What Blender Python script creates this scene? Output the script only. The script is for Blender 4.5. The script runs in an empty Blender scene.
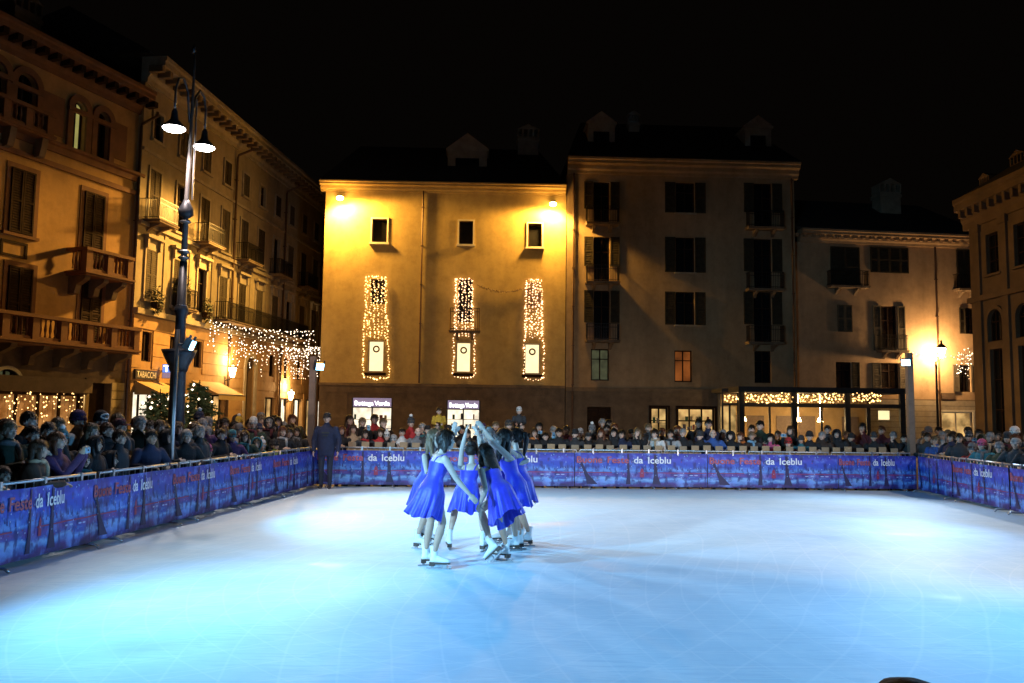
import bpy, bmesh, math, random
import numpy as np
from mathutils import Vector, Matrix
R = math.radians
rnd = random.Random(7)
SC = bpy.context.scene
COL = SC.collection

# ---------------------------------------------------------------- camera
FPX, CX, CY, CAMZ = 826.0, 512.0, 341.5, 1.85
PITCH, ROLL = math.atan(72.5 / 826.0), 0.013
_f = Vector((0, math.cos(PITCH), math.sin(PITCH)))
_u0 = Vector((0, -math.sin(PITCH), math.cos(PITCH)))
_x0 = Vector((1, 0, 0))
_r = _x0 * math.cos(ROLL) + _u0 * math.sin(ROLL)
_u = _u0 * math.cos(ROLL) - _x0 * math.sin(ROLL)
cam_d = bpy.data.cameras.new('camera')
cam_d.sensor_width = 36.0
cam_d.lens = FPX / 1024 * 36.0
cam_d.clip_start, cam_d.clip_end = 0.05, 2000
cam = bpy.data.objects.new('camera', cam_d)
COL.objects.link(cam)
cam.matrix_world = Matrix(((_r.x, _u.x, -_f.x, 0), (_r.y, _u.y, -_f.y, 0), (_r.z, _u.z, -_f.z, CAMZ), (0, 0, 0, 1)))
SC.camera = cam

# ---------------------------------------------------------------- world (night) and exposure
w = bpy.data.worlds.new('World'); SC.world = w; w.use_nodes = True
nt = w.node_tree
bgn = nt.nodes['Background']
sky = nt.nodes.new('ShaderNodeTexSky'); sky.sky_type = 'NISHITA'; sky.sun_disc = False
sky.sun_elevation = R(-8); sky.sun_rotation = R(200)
mixw = nt.nodes.new('ShaderNodeMixRGB'); mixw.blend_type = 'ADD'; mixw.inputs[0].default_value = 1
mixw.inputs[2].default_value = (0.030, 0.022, 0.017, 1)
nt.links.new(sky.outputs[0], mixw.inputs[1]); nt.links.new(mixw.outputs[0], bgn.inputs[0])
bgn.inputs[1].default_value = 0.05
SC.view_settings.view_transform = 'Standard'
try: SC.view_settings.look = 'None'
except Exception: pass
SC.view_settings.exposure = 0.0
SC.view_settings.gamma = 1.0
SC.view_settings.use_curve_mapping = False
SC.render.engine = 'CYCLES'
SC.cycles.use_denoising = True
SC.cycles.max_bounces = 5
SC.cycles.diffuse_bounces = 3
SC.cycles.glossy_bounces = 2
SC.cycles.transmission_bounces = 3
SC.cycles.sample_clamp_indirect = 2.0
SC.cycles.caustics_reflective = False
SC.cycles.caustics_refractive = False

GZ = -0.15      # the plaza lies 15 cm below the ice

# ---------------------------------------------------------------- measuring helpers
def ray(x, y):
    return _f + _r * ((x - CX) / FPX) - _u * ((y - CY) / FPX)
def at(x, y, depth):
    d = ray(x, y); d = d * (depth / d.y)
    return Vector((d.x, d.y, d.z + CAMZ))

# ---------------------------------------------------------------- tagging helpers
def tag(o, label=None, cat=None, group=None, kind=None):
    if label: o['label'] = label
    if cat: o['category'] = cat
    if group: o['group'] = group
    if kind: o['kind'] = kind
    return o
def empty(name, loc, rz=0.0, parent=None):
    o = bpy.data.objects.new(name, None); COL.objects.link(o)
    o.location = loc; o.rotation_euler = (0, 0, rz); o.parent = parent
    o.empty_display_size = 0.2
    return o
def link(name, me, parent=None, loc=None, rot=None, scale=None):
    o = bpy.data.objects.new(name, me); COL.objects.link(o); o.parent = parent
    if loc is not None: o.location = loc
    if rot is not None: o.rotation_euler = rot
    if scale is not None: o.scale = scale
    return o
def copy_tree(o, parent=None):
    c = o.copy(); COL.objects.link(c); c.parent = parent
    for ch in list(o.children): copy_tree(ch, c)
    return c

# ---------------------------------------------------------------- mesh builder
class MB:
    def __init__(s): s.v, s.f, s.m = [], [], []
    def add(s, vs, fs, mi=0):
        b = len(s.v); s.v += [tuple(p) for p in vs]
        for f in fs: s.f.append(tuple(b + i for i in f)); s.m.append(mi)
        return s
    def quad(s, a, b, c, d, mi=0): return s.add((a, b, c, d), ((0, 1, 2, 3),), mi)
    def box(s, x0, x1, y0, y1, z0, z1, mi=0, M=None):
        if x0 > x1: x0, x1 = x1, x0
        if y0 > y1: y0, y1 = y1, y0
        if z0 > z1: z0, z1 = z1, z0
        vs = [(x, y, z) for z in (z0, z1) for y in (y0, y1) for x in (x0, x1)]
        if M is not None: vs = [M @ Vector(p) for p in vs]
        return s.add(vs, ((0, 2, 3, 1), (4, 5, 7, 6), (0, 1, 5, 4), (2, 6, 7, 3), (0, 4, 6, 2), (1, 3, 7, 5)), mi)
    def tube(s, pts, rad, n=8, mi=0, caps=True):
        pts = [Vector(p) for p in pts]
        if not hasattr(rad, '__len__'): rad = [rad] * len(pts)
        b = len(s.v); prev = None
        for i, p in enumerate(pts):
            t = (pts[min(i + 1, len(pts) - 1)] - pts[max(i - 1, 0)])
            t = t.normalized() if t.length > 1e-9 else Vector((0, 0, 1))
            if prev is None:
                a = t.orthogonal().normalized()
            else:
                a = prev - t * prev.dot(t)
                a = a.normalized() if a.length > 1e-6 else t.orthogonal().normalized()
            prev = a; c = t.cross(a)
            for k in range(n):
                q = 2 * math.pi * k / n
                s.v.append(tuple(p + (a * math.cos(q) + c * math.sin(q)) * rad[i]))
        for i in range(len(pts) - 1):
            for k in range(n):
                k2 = (k + 1) % n
                s.f.append((b + i * n + k, b + i * n + k2, b + (i + 1) * n + k2, b + (i + 1) * n + k)); s.m.append(mi)
        if caps:
            s.f.append(tuple(b + k for k in reversed(range(n)))); s.m.append(mi)
            e = b + (len(pts) - 1) * n
            s.f.append(tuple(e + k for k in range(n))); s.m.append(mi)
        return s
    def lathe(s, prof, c=(0, 0, 0), n=12, mi=0, caps=True):
        b = len(s.v)
        for r, z in prof:
            for k in range(n):
                q = 2 * math.pi * k / n
                s.v.append((c[0] + r * math.cos(q), c[1] + r * math.sin(q), c[2] + z))
        for i in range(len(prof) - 1):
            for k in range(n):
                k2 = (k + 1) % n
                s.f.append((b + i * n + k, b + i * n + k2, b + (i + 1) * n + k2, b + (i + 1) * n + k)); s.m.append(mi)
        if caps:
            s.f.append(tuple(b + k for k in reversed(range(n)))); s.m.append(mi)
            e = b + (len(prof) - 1) * n
            s.f.append(tuple(e + k for k in range(n))); s.m.append(mi)
        return s
    def prism(s, poly, x0, x1, mi=0):
        """poly in (y,z), extruded along x"""
        n = len(poly); b = len(s.v)
        s.v += [(x0, y, z) for y, z in poly] + [(x1, y, z) for y, z in poly]
        for i in range(n):
            j = (i + 1) % n
            s.f.append((b + i, b + j, b + n + j, b + n + i)); s.m.append(mi)
        s.f.append(tuple(b + i for i in reversed(range(n)))); s.m.append(mi)
        s.f.append(tuple(b + n + i for i in range(n))); s.m.append(mi)
        return s
    def octa(s, c, r, mi=0):
        x, y, z = c
        return s.add([(x + r, y, z), (x - r, y, z), (x, y + r, z), (x, y - r, z), (x, y, z + r), (x, y, z - r)],
                     ((0, 2, 4), (2, 1, 4), (1, 3, 4), (3, 0, 4), (2, 0, 5), (1, 2, 5), (3, 1, 5), (0, 3, 5)), mi)
    def ball(s, c, r, nu=10, nv=7, mi=0, sc=(1, 1, 1)):
        prof = []
        b = len(s.v)
        for j in range(nv + 1):
            t = math.pi * j / nv - math.pi / 2
            prof.append((max(1e-4, math.cos(t)) * r, math.sin(t) * r))
        s.lathe(prof, (0, 0, 0), nu, mi)
        for i in range(b, len(s.v)):
            p = s.v[i]; s.v[i] = (c[0] + p[0] * sc[0], c[1] + p[1] * sc[1], c[2] + p[2] * sc[2])
        return s
    def mesh(s, name, mats, smooth=False):
        me = bpy.data.meshes.new(name)
        me.from_pydata(s.v, [], s.f)
        if not isinstance(mats, (list, tuple)): mats = [mats]
        for m in mats: me.materials.append(m)
        if len(mats) > 1: me.polygons.foreach_set('material_index', s.m)
        bm = bmesh.new(); bm.from_mesh(me)
        bmesh.ops.recalc_face_normals(bm, faces=bm.faces)
        bm.to_mesh(me); bm.free()
        if smooth: me.polygons.foreach_set('use_smooth', [True] * len(me.polygons))
        me.update()
        return me
    def build(s, name, mats, parent=None, smooth=False, **k):
        return link(name, s.mesh(name, mats, smooth), parent, **k)

# ---------------------------------------------------------------- materials
def mat(name, col, rough=0.8, var=0.25, scale=3.0, bump=0.0, bscale=40.0, metal=0.0, col2=None, spec=0.5, streak=False, sheen=0.0):
    m = bpy.data.materials.new(name); m.use_nodes = True
    t = m.node_tree; N, L = t.nodes, t.links
    p = N['Principled BSDF']
    p.inputs['Roughness'].default_value = rough; p.inputs['Metallic'].default_value = metal
    p.inputs['Specular IOR Level'].default_value = spec
    if sheen: p.inputs['Sheen Weight'].default_value = sheen
    tc = N.new('ShaderNodeTexCoord')
    no = N.new('ShaderNodeTexNoise'); no.inputs['Scale'].default_value = scale; no.inputs['Detail'].default_value = 6
    no.inputs['Roughness'].default_value = 0.65
    src = tc.outputs['Object']
    if streak:
        mp = N.new('ShaderNodeMapping'); mp.inputs['Scale'].default_value = (1, 1, 0.22)
        L.new(src, mp.inputs[0]); src = mp.outputs[0]
    L.new(src, no.inputs['Vector'])
    rp = N.new('ShaderNodeValToRGB')
    c = Vector(col); c2 = Vector(col2) if col2 else c * (1 - var)
    rp.color_ramp.elements[0].position = 0.32; rp.color_ramp.elements[0].color = (*c2, 1)
    rp.color_ramp.elements[1].position = 0.68; rp.color_ramp.elements[1].color = (*(c * (1 + var * 0.35)), 1)
    L.new(no.outputs[0], rp.inputs[0]); colo = rp.outputs[0]
    if streak and bump:                                  # old plaster: patches of repair and rain stains
        n3 = N.new('ShaderNodeTexNoise'); n3.inputs['Scale'].default_value = scale * 3.1; n3.inputs['Detail'].default_value = 8; n3.inputs['Roughness'].default_value = 0.75; L.new(tc.outputs['Object'], n3.inputs['Vector'])
        r3 = N.new('ShaderNodeValToRGB'); r3.color_ramp.elements[0].position = 0.36; r3.color_ramp.elements[0].color = (0.80, 0.78, 0.76, 1); r3.color_ramp.elements[1].position = 0.56; r3.color_ramp.elements[1].color = (1, 1, 1, 1)
        L.new(n3.outputs[0], r3.inputs[0]); mu = N.new('ShaderNodeMixRGB'); mu.blend_type = 'MULTIPLY'; mu.inputs[0].default_value = 1.0; L.new(colo, mu.inputs[1]); L.new(r3.outputs[0], mu.inputs[2]); colo = mu.outputs[0]
    L.new(colo, p.inputs['Base Color'])
    if bump:
        n2 = N.new('ShaderNodeTexNoise'); n2.inputs['Scale'].default_value = bscale; n2.inputs['Detail'].default_value = 4
        L.new(tc.outputs['Object'], n2.inputs['Vector'])
        b = N.new('ShaderNodeBump'); b.inputs['Strength'].default_value = bump; b.inputs['Distance'].default_value = 0.02
        L.new(n2.outputs[0], b.inputs['Height']); L.new(b.outputs[0], p.inputs['Normal'])
    return m
def emit(name, col, strength, var=0.0, scale=4.0, sample=False, island=False):
    m = bpy.data.materials.new(name); m.use_nodes = True
    t = m.node_tree; N, L = t.nodes, t.links
    p = N['Principled BSDF']
    p.inputs['Base Color'].default_value = (*[c * 0.5 for c in col], 1)
    p.inputs['Emission Color'].default_value = (*col, 1)
    p.inputs['Emission Strength'].default_value = strength
    if var:
        tc = N.new('ShaderNodeTexCoord'); no = N.new('ShaderNodeTexNoise'); no.inputs['Scale'].default_value = scale
        no.inputs['Detail'].default_value = 3
        L.new(tc.outputs['Object'], no.inputs['Vector'])
        rp = N.new('ShaderNodeValToRGB')
        rp.color_ramp.elements[0].position = 0.35; rp.color_ramp.elements[1].position = 0.65
        rp.color_ramp.elements[0].color = (*[c * (1 - var) for c in col], 1); rp.color_ramp.elements[1].color = (*col, 1)
        L.new(no.outputs[0], rp.inputs[0]); L.new(rp.outputs[0], p.inputs['Emission Color'])
    if island:                                           # each bulb its own brightness
        ge = N.new('ShaderNodeNewGeometry'); mr = N.new('ShaderNodeMapRange'); mr.inputs['To Min'].default_value = strength * 0.25; mr.inputs['To Max'].default_value = strength * 1.5
        L.new(ge.outputs['Random Per Island'], mr.inputs[0]); L.new(mr.outputs[0], p.inputs['Emission Strength'])
    if not sample:
        try: m.cycles.emission_sampling = 'NONE'
        except Exception: pass
    return m

M = {}
M['ochre'] = mat('ochre_stucco', (0.50, 0.30, 0.12), 0.9, 0.35, 0.55, 0.25, 30, streak=True)  # base of the long palazzo: lamplight painted in as a brighter tone
M['ochre_l1'] = mat('orange_stucco', (0.52, 0.31, 0.11), 0.9, 0.32, 0.5, 0.25, 30, streak=True)
M['ochre_l2'] = mat('cream_ochre_stucco', (0.35, 0.285, 0.18), 0.9, 0.3, 0.5, 0.25, 30, streak=True)  # its upper floors: darkened, their weaker light is painted into the colour
M['yellow'] = mat('yellow_stucco', (0.58, 0.41, 0.15), 0.9, 0.22, 0.45, 0.3, 22, streak=True)
M['brown_st'] = mat('dull_brown_stucco', (0.42, 0.29, 0.16), 0.9, 0.35, 0.5, 0.3, 22, streak=True)
M['peach'] = mat('peach_stucco', (0.50, 0.33, 0.18), 0.9, 0.35, 0.45, 0.3, 22, streak=True)
M['stone'] = mat('pale_stone', (0.36, 0.30, 0.21), 0.85, 0.3, 2.0, 0.3, 25)
M['stone_d'] = mat('brown_stone', (0.20, 0.14, 0.085), 0.85, 0.4, 1.5, 0.4, 18)
M['redstone'] = mat('reddish_stone', (0.21, 0.095, 0.045), 0.85, 0.3, 2.0, 0.3, 25)
M['white_tr'] = mat('white_painted_trim', (0.70, 0.64, 0.50), 0.7, 0.15, 3.0, 0.1, 30)
M['wood'] = mat('dark_brown_wood', (0.036, 0.019, 0.011), 0.85, 0.4, 6.0, 0.2, 40, spec=0.12)
M['shut'] = mat('dark_shutter_paint', (0.058, 0.045, 0.028), 0.85, 0.35, 5.0, 0.15, 50, spec=0.12)
M['shut_g'] = mat('grey_shutter_paint', (0.105, 0.085, 0.058), 0.85, 0.3, 5.0, 0.15, 50, spec=0.15)
M['iron'] = mat('black_iron', (0.02, 0.02, 0.022), 0.45, 0.3, 8.0, metal=0.6)
M['glass'] = mat('dark_window_glass', (0.012, 0.012, 0.014), 0.08, 0.3, 2.0, spec=0.6)
M['roof'] = mat('old_roof_slates', (0.045, 0.038, 0.034), 0.85, 0.45, 4.0, 0.5, 14)
M['copper'] = mat('brown_downpipe', (0.10, 0.05, 0.025), 0.5, 0.3, 6.0, metal=0.3)
M['steel'] = mat('galvanised_steel', (0.42, 0.43, 0.45), 0.38, 0.25, 10.0, metal=0.85)
M['darksteel'] = mat('dark_painted_steel', (0.055, 0.058, 0.07), 0.45, 0.3, 8.0, metal=0.4)
M['postbrown'] = mat('brown_square_post', (0.22, 0.15, 0.11), 0.6, 0.25, 7.0, 0.1, 30)
M['fencewood'] = mat('raw_pine_fence', (0.40, 0.27, 0.15), 0.75, 0.3, 5.0, 0.2, 40)
M['wire'] = mat('dark_cable', (0.03, 0.025, 0.02), 0.6, 0.2, 9.0)
M['awning'] = mat('yellow_awning_canvas', (0.46, 0.32, 0.14), 0.85, 0.15, 3.0, 0.1, 60)
M['signbrown'] = mat('brown_fascia_board', (0.13, 0.085, 0.055), 0.6, 0.3, 3.0)
M['fascia'] = mat('dark_fascia', (0.03, 0.028, 0.03), 0.5, 0.3, 3.0)
M['white_flat'] = mat('white_lettering', (0.75, 0.74, 0.70), 0.6, 0.1, 5.0)
E = {}
E['bulb_w'] = emit('warm_fairy_bulb', (1.0, 0.58, 0.20), 5.0, sample=True, island=True)
E['bulb_p'] = emit('rosy_fairy_bulb', (1.0, 0.58, 0.30), 4.6, sample=True, island=True)
E['bulb_c'] = emit('white_fairy_bulb', (1.0, 0.80, 0.58), 6, sample=True, island=True)
E['win_w'] = emit('lit_window_cream', (1.0, 0.80, 0.42), 1.5, 0.12, 2.0)
E['win_y'] = emit('lit_window_yellow_green', (0.62, 0.55, 0.16), 0.55, 0.3, 2.0)
E['win_dim'] = emit('dim_curtained_window', (0.16, 0.17, 0.08), 0.35, 0.6, 3.0)
E['win_or'] = emit('dim_orange_window', (0.62, 0.17, 0.03), 0.42, 0.8, 1.2)
E['shop'] = emit('lit_shop_window', (1.0, 0.88, 0.66), 1.5, 0.45, 2.2)
E['shop_y'] = emit('lit_shop_yellow', (1.0, 0.62, 0.22), 0.85, 0.8, 1.6)
E['shop_dim'] = emit('dim_shop_interior', (1.0, 0.50, 0.16), 0.34, 0.93, 1.7)
E['sign_w'] = emit('lit_white_letters', (1.0, 0.96, 1.0), 4.0)
E['sign_l'] = emit('lit_lilac_sign_board', (0.55, 0.45, 0.70), 0.38)
E['sign_b'] = emit('lit_blue_sign', (0.12, 0.28, 0.9), 1.2)
E['screen'] = emit('phone_screen', (0.25, 0.75, 1.0), 1.3, 0.3, 30)
E['sodium'] = emit('sodium_lamp_glass', (1.0, 0.62, 0.16), 60)
E['lamp'] = emit('white_lamp_glass', (1.0, 0.90, 0.82), 30)
E['flood'] = emit('flood_led_glass', (0.30, 0.72, 1.0), 9)
E['lantern'] = emit('lantern_glass', (1.0, 0.72, 0.36), 40)
def glass_mat():
    m = bpy.data.materials.new('clear_shop_glass'); m.use_nodes = True
    t = m.node_tree; N, L = t.nodes, t.links
    g = N.new('ShaderNodeBsdfGlossy'); g.inputs['Roughness'].default_value = 0.05
    tr = N.new('ShaderNodeBsdfTransparent'); tr.inputs['Color'].default_value = (0.9, 0.92, 0.9, 1)
    mx = N.new('ShaderNodeMixShader'); mx.inputs[0].default_value = 0.08
    L.new(tr.outputs[0], mx.inputs[1]); L.new(g.outputs[0], mx.inputs[2])
    L.new(mx.outputs[0], N['Material Output'].inputs[0])
    return m
M['clear'] = glass_mat()

def lamp(name, kind, loc, col, power, size=0.1, target=None, angle=None, blend=0.5, parent=None):
    d = bpy.data.lights.new(name, kind); d.color = col; d.energy = power; d.shadow_soft_size = size
    o = bpy.data.objects.new(name, d); COL.objects.link(o); o.location = loc
    if kind == 'SPOT':
        d.spot_size = angle; d.spot_blend = blend
    if target is not None:
        o.rotation_euler = (Vector(target) - Vector(loc)).to_track_quat('-Z', 'Y').to_euler()
    o.parent = parent
    if parent is not None:
        o.matrix_parent_inverse = Matrix.Translation(parent.location).inverted() if parent.rotation_euler.z == 0 else parent.matrix_basis.inverted()
    return o

def text_mesh(name, body, size, m, parent=None, align='LEFT', sx=1.0, extrude=0.0, bold=0.0):
    cu = bpy.data.curves.new(name, 'FONT'); cu.body = body; cu.size = size; cu.align_x = align
    cu.extrude = extrude; cu.offset = bold; cu.resolution_u = 3
    o = bpy.data.objects.new('tmp', cu); COL.objects.link(o)
    dg = bpy.context.evaluated_depsgraph_get(); dg.update()
    me = bpy.data.meshes.new_from_object(o.evaluated_get(dg))
    bpy.data.objects.remove(o)
    me.name = name
    # stand it up: x -> x, y -> z, facing -y
    for v in me.vertices: v.co = (v.co.x * sx, -v.co.z, v.co.y)
    me.materials.clear(); me.materials.append(m)
    return me

# ================================================================ setting: plaza ground
def ground_mat():
    m = mat('plaza_stone_paving', (0.16, 0.14, 0.12), 0.7, 0.4, 1.3, 0.3, 20)
    t = m.node_tree; N, L = t.nodes, t.links
    br = N.new('ShaderNodeTexBrick'); br.inputs['Scale'].default_value = 1.6
    br.inputs['Color1'].default_value = (0.17, 0.15, 0.13, 1); br.inputs['Color2'].default_value = (0.12, 0.11, 0.10, 1)
    br.inputs['Mortar'].default_value = (0.05, 0.045, 0.04, 1); br.inputs['Mortar Size'].default_value = 0.012
    tc = [n for n in N if n.type == 'TEX_COORD'][0]
    L.new(tc.outputs['Object'], br.inputs['Vector'])
    L.new(br.outputs[0], N['Principled BSDF'].inputs['Base Color'])
    return m
g = MB().quad((-400, -200, 0), (400, -200, 0), (400, 600, 0), (-400, 600, 0)).build('ground', ground_mat())
g.location.z = GZ; g['kind'] = 'structure'

# ================================================================ facade tools
class Fac:
    def __init__(s, name, ox, oy, rz, label, cat='building'):
        s.rz, s.o = rz, Vector((ox, oy, GZ))
        s.root = tag(empty(name, s.o, rz), label, cat)
        s.X = Vector((math.cos(rz), math.sin(rz), 0)); s.N = Vector((s.X.y, -s.X.x, 0))
    def px(s, x, y, off=0.0):
        d = ray(x, y); c = Vector((0, 0, CAMZ)); p0 = s.o + s.N * off
        t = (p0 - c).dot(s.N) / d.dot(s.N); q = c + d * t - s.o
        return q.dot(s.X), q.z
    def rect(s, x0, y0, x1, y1, off=0.0):
        """pixel rectangle -> (u0,u1,z0,z1), measured at its own middle so that it stays upright"""
        xm, ym = (x0 + x1) / 2, (y0 + y1) / 2
        return (s.px(x0, ym, off)[0], s.px(x1, ym, off)[0], s.px(xm, y1, off)[1], s.px(xm, y0, off)[1])
    def wpt(s, u, y, z):
        return s.o + s.X * u - s.N * y + Vector((0, 0, z))

def arc(u0, u1, zs, n=12):
    c, r = (u0 + u1) / 2, (u1 - u0) / 2
    return [(c - r * math.cos(math.pi * i / n), zs + r * math.sin(math.pi * i / n)) for i in range(n + 1)]

def wall(F, u0, u1, z0, z1, ops, m, depth=0.30, back=9.0, side_m=None, name='wall', sides=True):
    """facade sheet with real openings and reveals, plus side, back and top faces"""
    mb = MB()
    us = sorted({u0, u1, *[min(max(o[i], u0), u1) for o in ops for i in (0, 1)]})
    zs = sorted({z0, z1, *[min(max(o[i], z0), z1) for o in ops for i in (2, 3)]})
    for i in range(len(us) - 1):
        for j in range(len(zs) - 1):
            um, zm = (us[i] + us[i + 1]) / 2, (zs[j] + zs[j + 1]) / 2
            if any(o[0] < um < o[1] and o[2] < zm < o[3] for o in ops): continue
            mb.quad((us[i], 0, zs[j]), (us[i + 1], 0, zs[j]), (us[i + 1], 0, zs[j + 1]), (us[i], 0, zs[j + 1]))
    for o in ops:
        a, b, c, d = o[:4]; D = depth
        arch = len(o) > 4
        top = d - (b - a) / 2 if arch else d
        mb.quad((a, 0, c), (a, D, c), (a, D, top), (a, 0, top)); mb.quad((b, 0, c), (b, 0, top), (b, D, top), (b, D, c))
        mb.quad((a, 0, c), (b, 0, c), (b, D, c), (a, D, c))
        if not arch: mb.quad((a, 0, d), (a, D, d), (b, D, d), (b, 0, d))
        else:
            pts = arc(a, b, top)
            for k in range(len(pts) - 1):
                p, q = pts[k], pts[k + 1]
                mb.quad((p[0], 0, p[1]), (p[0], D, p[1]), (q[0], D, q[1]), (q[0], 0, q[1]))
                cx = a if k < len(pts) // 2 else b
                mb.add(((p[0], 0, p[1]), (q[0], 0, q[1]), (cx, 0, d)), ((0, 1, 2),))
            mid = pts[len(pts) // 2]
            mb.add(((mid[0], 0, mid[1]), (b, 0, d), (a, 0, d)), ((0, 1, 2),))
    if sides:
        B = back
        mb.quad((u0, 0, z0), (u0, 0, z1), (u0, B, z1), (u0, B, z0)); mb.quad((u1, 0, z0), (u1, B, z0), (u1, B, z1), (u1, 0, z1))
        mb.quad((u0, B, z0), (u0, B, z1), (u1, B, z1), (u1, B, z0)); mb.quad((u0, 0, z1), (u1, 0, z1), (u1, B, z1), (u0, B, z1))
    return mb.build(name, m, F.root)

def window(F, op, pane=None, frame=None, inset=0.16, mull=1, trans=1, bw=0.07, name='window'):
    a, b, c, d = op[:4]; arch = len(op) > 4
    pane = pane or M['glass']; frame = frame or M['wood']
    top = d - (b - a) / 2 if arch else d
    mb = MB(); y0, y1 = inset - 0.04, inset + 0.03
    mb.box(a, a + bw, y0, y1, c, top); mb.box(b - bw, b, y0, y1, c, top)
    mb.box(a + bw, b - bw, y0, y1, c, c + bw)
    if not arch: mb.box(a + bw, b - bw, y0, y1, d - bw, d)
    else:
        p, q = arc(a, b, top), arc(a + bw, b - bw, top)
        for k in range(len(p) - 1):
            mb.quad((p[k][0], y0, p[k][1]), (p[k + 1][0], y0, p[k + 1][1]), (q[k + 1][0], y0, q[k + 1][1]), (q[k][0], y0, q[k][1]))
    for k in range(mull):
        um = a + (b - a) * (k + 1) / (mull + 1); mb.box(um - bw * 0.5, um + bw * 0.5, y0 - 0.004, y1, c + bw, (d if arch else d - bw) - (0.02 if arch else 0))
    for k in range(trans):
        zm = c + (top - c) * (k + 1) / (trans + 1) if trans > 1 else c + (top - c) * (1.0 if arch else 0.68)
        mb.box(a + bw, b - bw, y0 + 0.006, y1 - 0.002, zm - bw * 0.4, zm + bw * 0.4)
    w_ = mb.build(name, frame, F.root)
    pm = MB()
    if arch:
        pts = [(a, c), (b, c)] + list(reversed(arc(a, b, top)))
        pm.add([(u, inset + 0.035, z) for u, z in pts], (tuple(range(len(pts))),))
    else:
        pm.quad((a, inset + 0.035, c), (b, inset + 0.035, c), (b, inset + 0.035, d), (a, inset + 0.035, d))
    pm.build('pane', pane, w_)
    return w_

def surround(F, op, m, wd=0.14, p=0.05, sill=True, head=0):
    a, b, c, d = op[:4]; mb = MB()
    mb.box(a - wd, a, -p, 0.002, c, d); mb.box(b, b + wd, -p, 0.002, c, d)
    mb.box(a - wd, b + wd, -p, 0.002, d, d + wd)
    if sill: mb.box(a - wd - 0.06, b + wd + 0.06, -p - 0.10, 0.002, c - 0.12, c)
    if head == 1:     # flat hood on a frieze
        mb.box(a - wd, b + wd, -p + 0.015, 0.002, d + wd, d + wd + 0.38)
        mb.box(a - wd - 0.16, b + wd + 0.16, -p - 0.22, 0.002, d + wd + 0.38, d + wd + 0.52)
        mb.box(a - wd - 0.02, a - 0.0, -p - 0.12, -p + 0.01, d + 0.02, d + wd + 0.38); mb.box(b, b + wd + 0.02, -p - 0.12, -p + 0.01, d + 0.02, d + wd + 0.38)
    return mb.build('window_surround', m, F.root)

def arch_surround(F, op, m, wd=0.2, p=0.08):
    a, b, c, d = op[:4]; top = d - (b - a) / 2; mb = MB()
    mb.box(a - wd, a, -p, 0.002, c, top); mb.box(b, b + wd, -p, 0.002, c, top)
    P, Q = arc(a, b, top), arc(a - wd, b + wd, top)
    for k in range(len(P) - 1):
        v = [(P[k][0], -p, P[k][1]), (P[k + 1][0], -p, P[k + 1][1]), (Q[k + 1][0], -p, Q[k + 1][1]), (Q[k][0], -p, Q[k][1])]
        v += [(x, 0.002, z) for x, _, z in v]
        mb.add(v, ((0, 1, 2, 3), (3, 2, 6, 7), (0, 4, 5, 1)))
    return mb.build('arch_surround', m, F.root)

def shutter(F, u0, u1, z0, z1, m, ajar=0.06):
    mb = MB(); y0, y1 = -0.065 - ajar * 0.3, -0.012 - ajar * 0.3; fw = min(0.07, (u1 - u0) * 0.22)
    mb.box(u0, u0 + fw, y0, y1, z0, z1); mb.box(u1 - fw, u1, y0, y1, z0, z1)
    for zz in (z0, (z0 + z1) / 2 - fw / 2, z1 - fw): mb.box(u0 + fw, u1 - fw, y0, y1, zz, zz + fw)
    n = max(4, int((z1 - z0) / 0.11)); mb.box(u0 + fw, u1 - fw, y1 - 0.015, y1 - 0.004, z0 + fw, z1 - fw)
    for k in range(n):
        zz = z0 + fw + (z1 - z0 - 2 * fw) * (k + 0.2) / n
        mb.add(((u0 + fw, y0 + 0.006, zz), (u1 - fw, y0 + 0.006, zz), (u1 - fw, y1 - 0.012, zz + 0.07), (u0 + fw, y1 - 0.012, zz + 0.07)), ((0, 1, 2, 3),))
    return mb.build('shutter', m, F.root)

def iron_balcony(F, u0, u1, z, h=0.95, proj=0.75, slab_m=None, corbels=2, belly=False):
    mb = MB(); mb.box(u0, u1, -proj, -0.002, z - 0.14, z); mb.box(u0 - 0.04, u1 + 0.04, -proj - 0.04, -0.004, z - 0.06, z - 0.01)
    for k in range(corbels):
        uc = u0 + (u1 - u0) * (k + 0.5) / corbels
        mb.prism([(-0.003, z - 0.14), (-proj * 0.8, z - 0.14), (-proj * 0.75, z - 0.22), (-0.25, z - 0.34), (-0.003, z - 0.55)], uc - 0.09, uc + 0.09)
    b = mb.build('balcony', slab_m or M['stone_d'], F.root)
    rb = MB(); yo = -proj + 0.05
    for zz in (z + 0.09, z + h - 0.22, z + h): rb.box(u0 + 0.03, u1 - 0.03, yo - 0.02, yo + 0.02, zz - 0.015, zz + 0.015)
    for uu in (u0 + 0.04, u1 - 0.04):
        for zz in (z + 0.09, z + h): rb.box(uu - 0.018, uu + 0.018, yo + 0.02, -0.01, zz - 0.015, zz + 0.015)
    n = max(4, int((u1 - u0) / 0.11))
    for k in range(n + 1):
        uu = u0 + 0.04 + (u1 - u0 - 0.08) * k / n; rb.box(uu - 0.012, uu + 0.012, yo - 0.012, yo + 0.012, z, z + h)
    m_ = max(3, int(proj / 0.12))
    for k in range(1, m_):
        yy = yo * k / m_
        for uu in (u0 + 0.04, u1 - 0.04): rb.box(uu - 0.012, uu + 0.012, yy - 0.012, yy + 0.012, z, z + h)
    rb.build('railing', M['iron'], b)
    return b

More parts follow.
